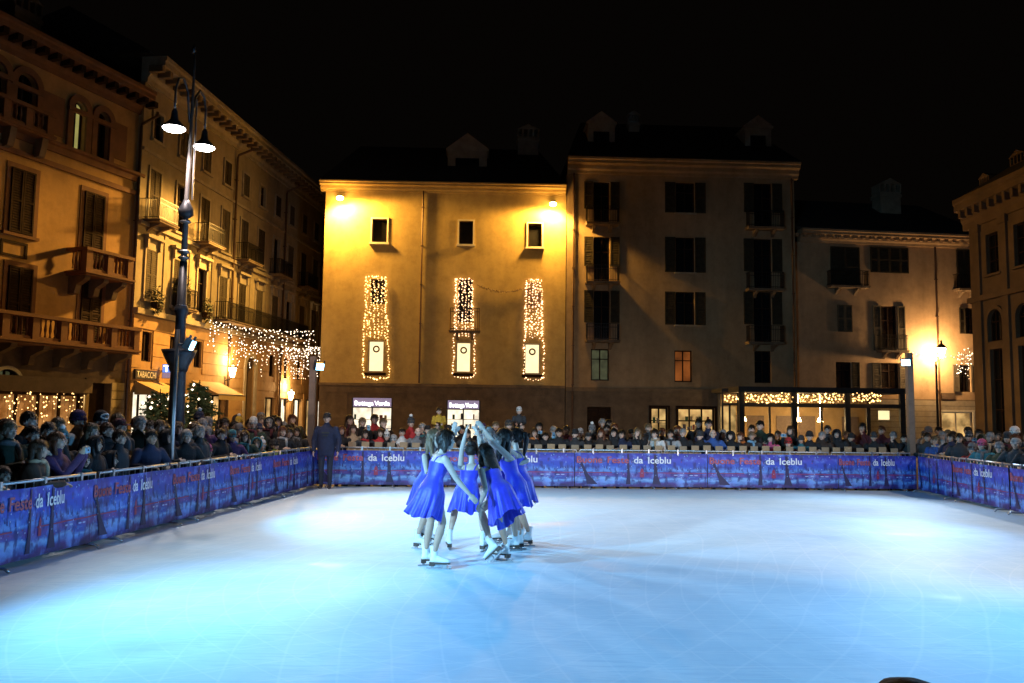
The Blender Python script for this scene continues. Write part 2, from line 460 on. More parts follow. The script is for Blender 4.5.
def cornice(F, u0, u1, z0, z1, proj, m, mods=0.0, modm=None, ret0=0.15, ret1=0.15):
    h = z1 - z0; mb = MB()
    prof = [(0.0, z0), (-0.10, z0), (-0.12, z0 + 0.18 * h), (-0.22, z0 + 0.3 * h), (-0.24, z0 + 0.55 * h), (-proj, z0 + 0.62 * h), (-proj, z0 + 0.8 * h), (-proj - 0.08, z0 + 0.86 * h), (-proj - 0.08, z1), (0.25, z1), (0.25, z0)]
    mb.prism(prof, u0 - ret0, u1 + ret1)
    c = mb.build('cornice', m, F.root)
    if mods:
        n = int((u1 - u0) / mods)
        b1 = MB().box(-0.12, 0.12, -proj + 0.06, -0.2, z0 + 0.36 * h, z0 + 0.615 * h)
        me = b1.mesh('bracket', modm or m)
        for k in range(n + 1): link('bracket', me, c, loc=(u0 + (u1 - u0) * k / n, 0, 0))
    return c

def downpipe(F, u, z0, z1, proj=0.10, neck=None, r=0.055):
    pts = [(u, -proj, z0), (u, -proj, z1)]
    if neck: pts += [(u, -proj - 0.05, z1 + 0.2), (u + neck[0], -neck[1], z1 + 0.55), (u + neck[0], -neck[1], z1 + 0.75)]
    mb = MB().tube(pts, r, 7)
    for zz in np.arange(z0 + 1.2, z1, 2.4): mb.box(u - r - 0.02, u + r + 0.02, -proj - r - 0.015, -0.004, zz, zz + 0.05)
    return mb.build('downpipe', M['copper'], F.root)

def roof(F, u0, u1, z, depth, rise, m=None, over=0.35, hip=1.5):
    mb = MB(); a, b = u0 - over, u1 + over
    v = [(a, -over, z), (b, -over, z), (b, depth + over, z), (a, depth + over, z), (a + hip, depth / 2, z + rise), (b - hip, depth / 2, z + rise)]
    v += [(x, y, zz + 0.12) for x, y, zz in v]
    mb.add(v, ((6, 7, 11, 10), (8, 9, 10, 11), (6, 10, 9), (7, 8, 11), (0, 3, 2, 1), (0, 1, 7, 6), (1, 2, 8, 7), (2, 3, 9, 8), (3, 0, 6, 9)))
    return mb.build('roof', m or M['roof'], F.root)

def dormer(F, r_, u, y, z, wd, h, deep=2.0, ped=True, m=None):
    m = m or M['stone']; mb = MB(); t = 0.2 * wd
    mb.box(u - wd / 2, u - wd / 2 + t, y, y + deep, z, z + h); mb.box(u + wd / 2 - t, u + wd / 2, y, y + deep, z, z + h)
    mb.box(u - wd / 2 + t, u + wd / 2 - t, y, y + deep, z + h * 0.74, z + h)
    mb.box(u - wd / 2 - 0.12, u + wd / 2 + 0.12, y - 0.1, y + deep, z + h, z + h + 0.12)
    d = mb.build('dormer', m, F.root)
    if ped:
        p = MB(); zt = z + h + 0.12
        v = [(u - wd / 2 - 0.12, zt), (u + wd / 2 + 0.12, zt), (u, zt + 0.42 * wd)]
        p.add([(x, y - 0.08, zz) for x, zz in v] + [(x, y + deep, zz) for x, zz in v], ((0, 1, 2), (3, 5, 4), (0, 2, 5, 3), (1, 4, 5, 2)))
        p.build('pediment', m, d)
    MB().quad((u - wd / 2 + t, y + 0.15, z), (u + wd / 2 - t, y + 0.15, z), (u + wd / 2 - t, y + 0.15, z + h * 0.74), (u - wd / 2 + t, y + 0.15, z + h * 0.74)).build('pane', M['glass'], d)
    return d

def chimney(F, u, y, z, wd, h, m=None, holes=True):
    m = m or M['stone']; mb = MB()
    mb.box(u - wd / 2, u + wd / 2, y, y + wd * 0.7, z, z + h * 0.72)
    mb.box(u - wd / 2 - 0.06, u + wd / 2 + 0.06, y - 0.06, y + wd * 0.7 + 0.06, z + h * 0.62, z + h * 0.68)
    n = 4
    for k in range(n + 1):
        uu = u - wd / 2 + wd * k / n
        mb.box(uu - 0.05, uu + 0.05, y + 0.01, y + wd * 0.68, z + h * 0.72, z + h * 0.88)
    v = [(u - wd / 2 - 0.08, z + h * 0.88), (u + wd / 2 + 0.08, z + h * 0.88), (u, z + h)]
    mb.add([(x, y - 0.05, zz) for x, zz in v] + [(x, y + wd * 0.7 + 0.05, zz) for x, zz in v], ((0, 1, 2), (3, 5, 4), (0, 2, 5, 3), (1, 4, 5, 2), (0, 3, 4, 1)))
    return mb.build('chimney', m, F.root)

def courses(F, u0, u1, z0, z1, n, m, ops=(), p=0.035, joint=0.03):
    """one proud band of stone for each course, left out in front of the openings"""
    for k in range(n):
        za, zb = z0 + (z1 - z0) * k / n, z0 + (z1 - z0) * (k + 1) / n - joint
        cuts = sorted([(max(o[0], u0), min(o[1], u1)) for o in ops if o[2] < (za + zb) / 2 < o[3] and o[1] > u0 and o[0] < u1])
        x = u0
        for a, b in cuts + [(u1, u1)]:
            if a - x > 0.03: MB().box(x, a, -p, 0.0, za, zb).build('stone_course', m, F.root)
            x = max(x, b)

def grow(op, dx, dz=None):
    dz = dx if dz is None else dz
    return (op[0] - dx, op[1] + dx, op[2] - dz, op[3] + dz)

GOODS = [mat('goods_%d' % i, c, 0.6, 0.3, 6.0) for i, c in enumerate(((0.30, 0.05, 0.04), (0.05, 0.14, 0.06), (0.45, 0.35, 0.22), (0.08, 0.07, 0.12), (0.5, 0.45, 0.4)))]
def shop_display(F, part, u0, u1, z0, z1, y=0.17, seed=1):
    rr = random.Random(seed); z = z0
    while z < z1 - 0.25:
        MB().box(u0, u1, y, y + 0.05, z - 0.03, z).build('shelf', M['wood'], part)
        gb = MB(); u = u0 + 0.04
        while u < u1 - 0.2:
            w_ = rr.uniform(0.07, 0.2); h_ = rr.uniform(0.12, 0.36)
            if rr.random() < 0.6: gb.box(u, u + w_, y + 0.005, y + 0.045, z + 0.002, min(z + h_, z1 - 0.02), rr.randrange(5))
            u += w_ + rr.uniform(0.02, 0.14)
        if gb.v: gb.build('shelf_goods', GOODS, part)['kind'] = 'stuff'
        z += rr.uniform(0.45, 0.6)

# ================================================================ building A: yellow house with the light curtains
A = Fac('corner_house', *at(319, 400, 50.0).xy, math.atan(0.025), 'yellow stuccoed house with three light-draped windows and lit corner lamps')
ax1 = A.px(565.5, 300)[0]
bandA = A.px(440, 385)[1]; topA = A.px(440, 193)[1]; cornA = A.px(440, 184.5)[1]
aops = [A.rect(372, 219, 387, 242.5), A.rect(459, 221, 473, 244.5), A.rect(528, 223.5, 542, 247)]
uops = [A.rect(370.5, 279, 385, 304), A.rect(458, 279, 472.5, 322), A.rect(526, 282, 541, 307)]
lops = [A.rect(368, 340.5, 384, 372), A.rect(456, 342, 471, 372.5), A.rect(524.5, 343.5, 540, 374)]
sops = [A.rect(351, 398, 392, 452), A.rect(446, 400.5, 480, 453)]
sops = [(a, b, 0.02, d) for a, b, c, d in sops]
wall(A, 0, ax1, bandA, topA, aops + uops + lops, M['yellow'], back=11)
wall(A, 0, ax1, 0, bandA, sops, M['stone_d'], depth=0.35, back=11, name='base_wall')
MB().box(-0.04, ax1, -0.10, 0.0, bandA - 0.10, bandA + 0.06).build('string_course', M['stone_d'], A.root)
courses(A, 0, ax1, 0.1, bandA - 0.15, 9, M['stone_d'], [grow(o, 0.25) for o in sops])
for o in aops:
    window(A, o, mull=0, trans=0, inset=0.2); surround(A, o, M['white_tr'], 0.085, 0.06)
for i, o in enumerate(uops):
    window(A, o, mull=1, trans=1)
    if i == 2:
        for s in range(2):
            um = (o[0] + o[1]) / 2; shutter(A, (o[0], um)[s], (um, o[1])[s], o[2], o[3], M['peach'])
for o in lops:
    f = window(A, o, pane=E['win_w'], mull=0, trans=0, frame=M['white_tr'])
    # wreath hung in the lit window
    c = Vector(((o[0] + o[1]) / 2, 0.05, o[2] + (o[3] - o[2]) * 0.73))
    MB().tube([c + Vector((math.cos(t) * 0.17, 0, math.sin(t) * 0.17)) for t in np.linspace(0, 2 * math.pi, 15)], 0.05, 6).build('wreath', M['stone_d'], f)
    MB().box(o[0] - 0.15, o[1] + 0.15, -0.3, 0.0, o[2] - 0.22, o[2] - 0.05).build('window_ledge', M['wood'], A.root)
bu = A.rect(450, 309, 480, 331)
iron_balcony(A, bu[0], bu[1], bu[2], h=bu[3] - bu[2], proj=0.5)
downpipe(A, A.px(421, 300)[0], bandA + 0.1, topA + 0.1, 0.09)
cornice(A, 0, ax1, topA - 0.02, cornA, 0.55, M['yellow'], ret0=0.3, ret1=-0.05)
ra = roof(A, 0, ax1 - 0.36, cornA, 11, 4.0)
du, dz = A.px(467, 176, -2.2)
dormer(A, ra, du, 2.2, dz, 2.55, A.px(467, 151, -2.2)[1] - dz, deep=3.0)
cu, cz = A.px(528, 152, -4.5)
chimney(A, cu, 4.5, cz - 1.2, 1.4, A.px(528, 124, -4.5)[1] - cz + 1.2)
# shop fronts
for i, o in enumerate(sops):
    zs = A.px(370 if i == 0 else 463, 407 if i == 0 else 409)[1]
    f = MB(); f.box(o[0], o[0] + 0.08, 0.05, 0.2, 0, o[3]); f.box(o[1] - 0.08, o[1], 0.05, 0.2, 0, o[3]); f.box(o[0] + 0.08, o[1] - 0.08, 0.05, 0.2, zs - 0.05, zs + 0.02)
    um = (o[0] + o[1]) / 2; f.box(um - 0.04, um + 0.04, 0.06, 0.19, 0, zs - 0.05)
    f = f.build('shop_front', M['fascia'], A.root)
    MB().quad((o[0], 0.24, 0), (o[1], 0.24, 0), (o[1], 0.24, zs), (o[0], 0.24, zs)).build('pane', E['shop'], f)
    shop_display(A, f, o[0] + 0.1, o[1] - 0.1, 0.5, zs - 0.2, 0.2 - 0.02, i)
    MB().box(o[0] + 0.08, o[1] - 0.08, 0.02, 0.1, zs + 0.02, o[3]).build('sign_board', E['sign_l'], f)
    ws = [text_mesh('lettering', wd_, 0.36, E['sign_w'], bold=0.008) for wd_ in ('Bottega', 'Verde')]
    xs_ = [max(v.co.x for v in m_.vertices) for m_ in ws]; kx = (o[1] - o[0] - 0.35) / (xs_[0] + xs_[1] + 0.08); x_ = o[0] + 0.17
    for m_, w_ in zip(ws, xs_):
        for v in m_.vertices: v.co.x *= kx
        link('lettering', m_, f, loc=(x_, 0.0, zs + 0.11))['kind'] = 'stuff'; x_ += (w_ + 0.08) * kx
# corner flood lamps under the cornice
SOD = []
for (x, y, nm) in ((340, 197.5, 'left'), (553, 203.5, 'right')):
    u, z = A.px(x, y, 0.45)
    t = tag(empty('wall_floodlight', A.wpt(u, -0.45, z), A.rz), 'glowing sodium floodlight under the cornice at the %s end of the yellow house' % nm, 'floodlight', 'sodium floodlights on the yellow house')
    MB().box(-0.16, 0.16, -0.10, 0.14, 0.02, 0.16).box(-0.04, 0.04, 0.0, 0.448, 0.06, 0.12).build('housing', M['iron'], t)
    MB().ball((0, 0, -0.03), 0.22, 12, 8, sc=(1, 0.8, 0.7)).build('lens', E['sodium'], t, smooth=True)
    SOD.append((t, A.wpt(u, -0.62, z - 0.16)))

# ================================================================ building B: tall brown house
B = Fac('tall_house', *at(565.5, 400, 50.4).xy, math.atan(0.045), 'tall brown stuccoed house with dark shutters between the yellow and peach houses')
bx1 = B.px(796, 300)[0]; baseB = B.px(680, 389)[1]; topB = B.px(680, 176)[1]; cornB = B.px(680, 161.5)[1]
bwin, bsh = [], []
rows = {1: [(593.6, 182, 609.8, 224.5), (675.7, 182.7, 694.4, 213), (754, 183.5, 771.6, 229)],
        2: [(593.6, 237, 609.8, 283), (675.7, 237.5, 694.4, 272.5), (754, 239, 771.6, 290)],
        3: [(593.6, 290.5, 609.8, 341), (675.7, 292, 694.4, 325), (754, 292, 771.6, 343)],
        4: [(591, 349, 609, 380.5), (674.5, 350.5, 692, 382), (754.5, 351, 771, 383)]}
bops = {k: [B.rect(*r) for r in v] for k, v in rows.items()}
gops = [B.rect(587, 407, 611, 455), B.rect(651, 407.5, 668, 455), B.rect(678, 408, 715, 455)]
gops = [(a, b, 0.02, d) for a, b, c, d in gops]
allb = [o for v in bops.values() for o in v]
wall(B, 0, bx1, baseB, topB, allb, M['brown_st'], back=11)
wall(B, 0, bx1, 0, baseB, gops, M['stone_d'], depth=0.35, back=11, name='base_wall')
courses(B, 0, bx1, 0.1, baseB - 0.25, 9, M['stone_d'], [grow(o, 0.2) for o in gops])
MB().box(0.0, bx1 + 0.05, -0.14, 0.0, baseB - 0.22, baseB + 0.02).build('string_course', M['stone_d'], B.root)
for r_, v in bops.items():
    for i, o in enumerate(v):
        pane = None
        if r_ == 4: pane = (E['win_dim'], E['win_or'], None)[i]
        window(B, o, pane=pane, mull=1, trans=1)
        if r_ < 4:
            sw = (o[1] - o[0]) * 0.56; zlo = o[2] if i == 1 else o[2] + (o[3] - o[2]) * 0.36
            shutter(B, o[0] - sw - 0.03, o[0] - 0.03, zlo, o[3], M['shut']); shutter(B, o[1] + 0.03, o[1] + sw + 0.03, zlo, o[3], M['shut'])
            if i != 1:
                iron_balcony(B, o[0] - sw * 0.9, o[1] + sw * 0.9, o[2] + 0.02, h=1.0, proj=0.7)
            else: MB().box(o[0] - 0.1, o[1] + 0.1, -0.16, 0.0, o[2] - 0.1, o[2] - 0.005).build('sill', M['stone'], B.root)
cornice(B, 0, bx1, topB - 0.02, cornB, 0.5, M['brown_st'], ret0=-0.02, ret1=0.25)
rb = roof(B, 0.36, bx1, cornB, 11, 4.2)
for (x, yb, yt) in ((601.5, 149, 124), (758.5, 153, 128)):
    du, dz = B.px(x, yb, -2.0)
    dormer(B, rb, du, 2.0, dz - 0.15, 1.75, B.px(x, yt, -2.0)[1] - dz + 0.15, deep=3.0)
cu, cz = B.px(634, 136, -4); chimney(B, cu, 4, cz - 1.0, 0.75, B.px(634, 110, -4)[1] - cz + 1.0)
downpipe(B, B.px(573, 300)[0], 0.2, topB, 0.09)
downpipe(B, bx1 - 0.2, baseB, topB, 0.09)
# ground-floor door and shop windows
d = MB(); o = gops[0]; um = (o[0] + o[1]) / 2
d.box(o[0], um - 0.01, 0.15, 0.22, 0, o[3] - 0.05).box(um + 0.01, o[1], 0.15, 0.22, 0, o[3] - 0.05)
for s in (o[0] + 0.15, um + 0.15):
    for zz in (0.3, 1.4): d.box(s, s + (um - o[0]) - 0.3, 0.12, 0.15, zz, zz + 0.85)
d.build('door', M['wood'], B.root)
for o in gops[1:]:
    f = window(B, o, pane=E['shop_y'], mull=1 if o[1] - o[0] < 1.5 else 2, trans=1, bw=0.09, inset=0.26, name='shop_window'); shop_display(B, f, o[0] + 0.1, o[1] - 0.1, 0.6, o[3] - 0.5, 0.12, int(o[0] * 10))
    surround(B, o, M['wood'], 0.12, 0.05, sill=False)

# ================================================================ building C: peach house
C = Fac('peach_house', *at(797, 400, 51.8).xy, math.atan(0.12), 'low peach house with closed dark shutters beside the wall lantern')
cx1 = C.px(985, 320)[0]; topC = C.px(880, 245)[1]; cornC = C.px(880, 233)[1]; baseC = C.px(880, 398.5)[1]
cops = {'d1': C.rect(831, 247, 858.5, 287), 'w1': C.rect(879, 247.5, 899, 273), 'r1': C.rect(957, 250, 971, 290),
        'w2': C.rect(838, 305, 851, 332), 'd2': C.rect(881, 306, 897, 351), 'r2': C.rect(965, 308, 977, 334),
        'w3': C.rect(836, 362, 851.5, 388), 'd3': C.rect(881, 363, 899, 388.5), 'r3': C.rect(959, 365, 971, 392)}
cg = C.rect(942, 412, 973, 455); cg = (cg[0], cg[1], 0.02, cg[3])
wall(C, 0, cx1, baseC, topC, list(cops.values()), M['peach'], back=10)
wall(C, 0, cx1, 0, baseC, [cg], M['stone_d'], depth=0.35, back=10, name='base_wall')
courses(C, 0, cx1, 0.1, baseC - 0.05, 9, M['stone'], [grow(cg, 0.15)])
for k, o in cops.items():
    window(C, o, mull=1, trans=1)
    wd = o[1] - o[0]; um = (o[0] + o[1]) / 2
    if k in ('d1', 'w1', 'r1', 'w2'):
        m_ = M['shut'] if k != 'w2' else M['shut_g']
        shutter(C, o[0] - 0.05, um - 0.01, o[2], o[3], m_); shutter(C, um + 0.01, o[1] + 0.05, o[2], o[3], m_)
        if k == 'w1':
            shutter(C, o[0] - wd * 0.45, o[0] - 0.07, o[2], o[3], m_); shutter(C, o[1] + 0.07, o[1] + wd * 0.45, o[2], o[3], m_)
    else:
        m_ = M['shut_g'] if k in ('d3', 'r3', 'd2') else M['shut']
        if k != 'w3': shutter(C, o[0] - wd * 0.5, o[0] - 0.02, o[2], o[3], m_)
        shutter(C, o[1] + 0.02, o[1] + wd * 0.5, o[2], o[3], m_)
    if k in ('d1', 'd2', 'r1'): iron_balcony(C, o[0] - 0.35, o[1] + 0.35, o[2] + 0.02, h=0.95, proj=0.7)
cornice(C, 0, cx1, topC - 0.02, cornC, 0.5, M['peach'], mods=0.55, ret0=-0.3, ret1=0.2)
roof(C, 0.3, cx1, cornC, 10, 3.2)
cu, cz = C.px(891, 214, -3.0); chimney(C, cu, 3.0, cz - 1.0, 1.5, C.px(891, 178, -3.0)[1] - cz + 1.0)
downpipe(C, C.px(936.5, 320)[0], 0.2, topC, 0.09)
f = window(C, cg, pane=E['shop_y'], mull=1, trans=0, frame=M['white_tr'], name='shop_window')
surround(C, cg, M['white_tr'], 0.12, 0.06, sill=False)
sg = C.rect(941, 393, 954, 399); MB().box(sg[0], sg[1], -0.08, -0.002, sg[2], sg[3]).build('wall_plaque', M['signbrown'], C.root)

# ================================================================ building R: palace on the right
Rb = Fac('right_palace', *at(975, 400, 47.5).xy, R(-90 + 0.6), 'dark brown palace with pilasters and blind arches at the right edge')
L_ = 12.0; topR = Rb.px(975, 222)[1]; cornR = Rb.px(968, 199)[1]
ur = lambda x: Rb.px(x, 330)[0]
rops, arches = [], []
for k in range(3):
    u0 = ur(990.5) + k * (ur(1019) - ur(990.5)) ; wd = ur(1003) - ur(990.5)
    zt, zb = Rb.px(996, 232)[1], Rb.px(996, 273)[1]
    rops.append((u0, u0 + wd, zb, zt)); rops.append((u0, u0 + wd, 0.9, Rb.px(996, 349)[1]))
    arches.append((u0 - 0.1, u0 + wd + 0.1, Rb.px(996, 341)[1], Rb.px(996, 309)[1]))
rops = [o for o in rops if o[1] < L_]; arches = [o for o in arches if o[1] < L_]
RST = mat('dim_brown_render', (0.19, 0.12, 0.065), 0.9, 0.35, 0.6, 0.3, 20)
wall(Rb, 0, L_, 0, topR, rops + [(*o, 'arch') for o in arches], RST, back=10)
for o in rops:
    window(Rb, o, mull=1, trans=2); surround(Rb, o, RST, 0.18, 0.09, head=0)
for o in arches:
    window(Rb, (*o, 'arch'), mull=2, trans=1); arch_surround(Rb, o, RST, 0.22, 0.12)
for k in range(4):
    u0 = ur(981) + k * (ur(1019) - ur(990.5))
    if u0 < L_: MB().box(u0 - 0.28, u0 + 0.28, -0.14, 0.0, 0, topR - 0.3).box(u0 - 0.36, u0 + 0.36, -0.2, 0.0, 0, 0.9).box(u0 - 0.36, u0 + 0.36, -0.2, 0, topR - 0.7, topR - 0.25).build('pilaster', RST, Rb.root)
zz = Rb.px(985, 297)[1]; MB().box(-0.1, L_, -0.22, 0, zz - 0.2, zz + 0.1).build('string_course', RST, Rb.root)
cornice(Rb, 0, L_, topR - 0.3, cornR, 0.6, RST, mods=0.7, ret0=0.45)
roof(Rb, 0, L_, cornR, 10, 3.5)
cu, cz = Rb.px(1017, 158, -2.2); chimney(Rb, cu, 2.2, cornR - 0.2, 1.3, 2.8, RST)
chimney(Rb, Rb.px(983, 158, -2.2)[0], 2.2, cornR - 0.2, 0.9, 2.4, RST)

# ================================================================ building L1: palazzo with balconies, left edge
L1 = Fac('arcaded_palazzo', -17.98, 38.9, R(72), 'orange palazzo with arched top windows and stone balconies at the left edge')
V = M['redstone']; U0 = -15.0
cz0, cz1 = L1.px(110, 100)[1], L1.px(110, 83)[1]
l1a = [(*L1.rect(71.5, 101, 85, 151), 'arch'), (*L1.rect(95.5, 112, 108.5, 160), 'arch'), (*L1.rect(15, 65, 36, 130), 'arch'), (*L1.rect(-14, 52, 5, 118), 'arch')]
zb_ = sum(o[2] for o in l1a[:2]) / 2; zt_ = sum(o[3] for o in l1a[:2]) / 2
l1a = [(o[0], o[1], zb_, zt_ + (0.15 if i > 1 else 0), 'arch') for i, o in enumerate(l1a)]
l1w = [L1.rect(9, 169, 34, 235), L1.rect(82.5, 193, 103, 262), L1.rect(6, 266, 31, 330), L1.rect(79.5, 281, 100, 345)]
l1w[1] = (l1w[1][0], l1w[1][1], L1.px(92, 276)[1], l1w[1][3]); l1w[0] = (*l1w[0][:3], l1w[1][3]); l1w[2] = (*l1w[2][:3], l1w[3][3])
fl = L1.px(100, 349)[1]                      # level of the long balcony
l1w[2] = (*l1w[2][:2], fl, l1w[2][3]); l1w[3] = (*l1w[3][:2], fl, l1w[3][3])
sp = l1w[1][0] - l1w[0][0]
extra = [(o[0] - sp, o[1] - sp, o[2], o[3]) for o in (l1w[0], l1w[2])]
gd = [L1.rect(86.5, 383, 108, 450), L1.rect(-4, 392, 83, 450)]
gd = [(o[0], o[1], 0.02, o[3]) for o in gd]
lun = (*L1.rect(-8, 369, 21, 382), 'arch')
lun = (lun[0], lun[1], lun[3] - (lun[1] - lun[0]) / 2 - 0.05, lun[3], 'arch')
zg = fl - 0.25
wall(L1, U0, 0, zg, cz0, l1a + l1w + extra, M['ochre_l1'], back=11)
wall(L1, U0, 0, 0, zg, gd + [lun], M['stone_d'], depth=0.4, back=11, name='base_wall')
for i, o in enumerate(l1a):
    window(L1, o, pane=E['win_y'] if i == 0 else None, mull=1, trans=1, frame=M['wood'], inset=0.25); arch_surround(L1, o, V, 0.28, 0.12)
    MB().box(o[0] - 0.3, o[1] + 0.3, -0.18, 0, o[3] - (o[1] - o[0]) / 2 - 0.22, o[3] - (o[1] - o[0]) / 2 - 0.04).build('impost', V, L1.root)
for o in l1w + extra:
    window(L1, o, mull=1, trans=1, inset=0.2); surround(L1, o, V, 0.20, 0.035, sill=o[2] > fl + 1)
    um = (o[0] + o[1]) / 2
    shutter(L1, o[0] + 0.02, um - 0.01, o[2] + 0.05, o[3], M['wood']); shutter(L1, um + 0.01, o[1] - 0.02, o[2] + 0.05, o[3], M['wood'])
zs1 = l1a[0][2]
MB().prism([(0, zs1 - 0.45), (-0.10, zs1 - 0.45), (-0.14, zs1 - 0.2), (-0.26, zs1 - 0.15), (-0.26, zs1 - 0.02), (0, zs1 - 0.02)], U0, 0.05).build('string_course', V, L1.root)
zs2 = L1.px(100, 181)[1]; MB().box(U0, 0.05, -0.10, 0, zs2 - 0.12, zs2 + 0.10).build('string_course', V, L1.root)
for x0, x1 in ((40, 63), (115, 127)):                         # terracotta panels beside the arches
    o = L1.rect(x0, 108, x1, 140); MB().box(o[0], o[1], -0.05, 0, zs1 + 0.3, zt_ - 0.2).build('relief_panel', V, L1.root)
pn = L1.rect(0, 241, 27, 257); b_ = MB()
for (a, b, c, d) in ((pn[0], pn[1], pn[2], pn[2] + 0.1), (pn[0], pn[1], pn[3] - 0.1, pn[3]), (pn[0], pn[0] + 0.1, pn[2] + 0.1, pn[3] - 0.1), (pn[1] - 0.1, pn[1], pn[2] + 0.1, pn[3] - 0.1)): b_.box(a, b, -0.04, 0, c, d)
b_.build('panel_moulding', M['wood'], L1.root)
cornice(L1, U0, 0, cz0 - 0.05, cz1 + 0.25, 0.8, V, mods=0.62, modm=M['wood'], ret1=-0.15)
roof(L1, U0, 0, cz1 + 0.25, 11, 3.5)
chimney(L1, -3.6, 3.5, cz1 + 0.8, 1.4, 3.4, M['stone_d'])
downpipe(L1, -0.22, 0.1, cz0 - 0.7, 0.12, neck=(0.1, 0.95), r=0.07)
def stone_balcony(F, u0, u1, z, h, proj, m, step, pan=()):
    mb = MB().box(u0, u1, -proj, -0.002, z - 0.2, z).box(u0 - 0.08, u1 + 0.08, -proj - 0.08, -0.004, z - 0.12, z - 0.03)
    b = mb.build('stone_balcony', m, F.root)
    n = max(1, round((u1 - u0) / step)); pm = MB().box(-0.16, 0.16, -proj, -proj + 0.30, z + 0.002, z + h - 0.14).mesh('post', m)
    for k in range(n + 1): link('post', pm, b, loc=(u0 + 0.17 + (u1 - u0 - 0.34) * k / n, 0, 0))
    bl = MB(); pr = [(0.045, 0), (0.045, 0.06), (0.025, 0.10), (0.06, 0.30 * h), (0.03, 0.62 * h), (0.05, 0.72 * h), (0.05, h - 0.27)]
    for k in range(n):
        a = u0 + 0.17 + (u1 - u0 - 0.34) * k / n + 0.2; c = u0 + 0.17 + (u1 - u0 - 0.34) * (k + 1) / n - 0.2
        q = max(2, int((c - a) / 0.19))
        for j in range(q): bl.lathe(pr, (a + (c - a) * (j + 0.5) / q, -proj + 0.15, z + 0.12), 6)
        bl.box(a - 0.038, c + 0.038, -proj + 0.05, -proj + 0.25, z + 0.004, z + 0.12)
    for uu in (u0 + 0.15, u1 - 0.15):
        q = max(2, int(proj / 0.22))
        for j in range(1, q): bl.lathe(pr, (uu, -proj * j / q, z + 0.12), 6)
    bl.build('balustrade', m, b)
    MB().box(u0 - 0.04, u1 + 0.04, -proj - 0.05, -proj + 0.34, z + h - 0.14, z + h).box(u0 - 0.04, u0 + 0.34, -proj + 0.34, 0, z + h - 0.14, z + h - 0.002).box(u1 - 0.34, u1 + 0.04, -proj + 0.34, 0, z + h - 0.14, z + h - 0.002).build('handrail', m, b)
    q = max(2, round((u1 - u0) / 1.5))
    cm = MB().prism([(0, z - 0.2), (-proj * 0.85, z - 0.2), (-proj * 0.8, z - 0.36), (-0.45, z - 0.6), (-0.35, z - 0.95), (0, z - 1.0)], -0.14, 0.14).mesh('corbel', M['stone_d'])
    for k in range(q + 1): link('corbel', cm, b, loc=(u0 + 0.3 + (u1 - u0 - 0.6) * k / q, 0, 0))
    return b
sb = L1.rect(95, 252, 130, 281, 1.1)
stone_balcony(L1, l1w[1][0] - 0.75, min(-0.6, l1w[1][1] + 0.8), l1w[1][2], 1.0, 1.1, V, 1.6)
stone_balcony(L1, -12.0, -0.95, fl, 1.0, 1.35, V, 1.35)
stone_balcony(L1, U0, l1a[2][1] + 0.45, zs1 + 0.0, 0.9, 0.6, V, 1.1)
# ground floor: shop with fascia, lit window and light curtain, dark door, rusticated pier
o = gd[1]; f = window(L1, o, pane=E['shop_dim'], mull=3, trans=0, bw=0.12, inset=0.3, name='shop_window')
fb = L1.rect(-4, 381, 84, 392); MB().box(o[0] - 0.2, o[1] + 0.15, -0.28, -0.02, o[3] + 0.02, o[3] + 0.62).build('fascia_board', M['signbrown'], L1.root)
window(L1, lun, pane=E['win_dim'], mull=3, trans=0); arch_surround(L1, lun, M['white_tr'], 0.14, 0.07)
o = gd[0]; MB().box(o[0], o[1], 0.3, 0.36, 0, o[3]).build('door', M['wood'], L1.root); surround(L1, o, M['stone_d'], 0.2, 0.08, sill=False)
courses(L1, L1.px(109.5, 400)[0], -0.02, 0.1, zg - 1.2, 8, M['stone'], [(-0.36, -0.1, 0, 20)], p=0.10)
lit = L1.rect(82.5, 396, 86, 440); MB().box(lit[0], lit[1], -0.06, -0.002, 0.6, lit[3]).build('lit_panel', E['shop_y'], L1.root)

# ================================================================ building L2: long palazzo along the left street
L2 = Fac('long_palazzo', -17.7, 39.9, math.atan2(0.995, 0.098), 'long cream palazzo with iron balconies receding along the left street')
ua, ub = -1.3, 40.0
ZT, ZC = 17.75, 19.0
ops, pn = [], []
cols = [0.0 + 2.62 * k for k in range(15)]
att = [(u - 0.42, u + 0.42, 15.2, 16.6) for u in cols]
f3 = [(u - 0.5, u + 0.5, 11.2, 13.7) for u in cols]
pno = [(u - 0.5, u + 0.5, 7.3, 9.75) for u in cols]
mez = [(u - 0.42, u + 0.42, 4.3, 5.75) for u in cols if not 7.0 < u < 12]
big = (*L2.rect(244.5, 356, 253.5, 410), 'arch'); big = (big[0], big[1], 0.02, big[3], 'arch')
sh2 = [(u - 0.95, u + 0.95, 0.02, 2.9) for u in cols if not (big[0] - 1.2 < u < big[1] + 1.2)]
gz = 6.65
mez = [o for o in mez if o[1] < big[0] - 0.3 or o[0] > big[1] + 0.3]
wall(L2, ua, ub, gz, ZT, att + f3 + pno, M['ochre_l2'], back=10)
wall(L2, ua, ub, 0, gz, mez + sh2 + [big], M['ochre'], depth=0.4, back=10, name='base_wall')
courses(L2, ua, ub, 0.15, gz - 0.15, 10, M['ochre'], [grow(o, 0.1) for o in mez + sh2] + [grow(big, 0.3)], p=0.05)
MB().box(ua, ub, -0.22, 0, gz - 0.12, gz + 0.14).build('string_course', M['stone'], L2.root)
MB().box(ua, ub, -0.16, 0, 10.78, 10.98).build('string_course', M['stone'], L2.root)
MB().box(ua, ub, -0.12, 0, 14.4, 14.55).build('string_course', M['stone'], L2.root)
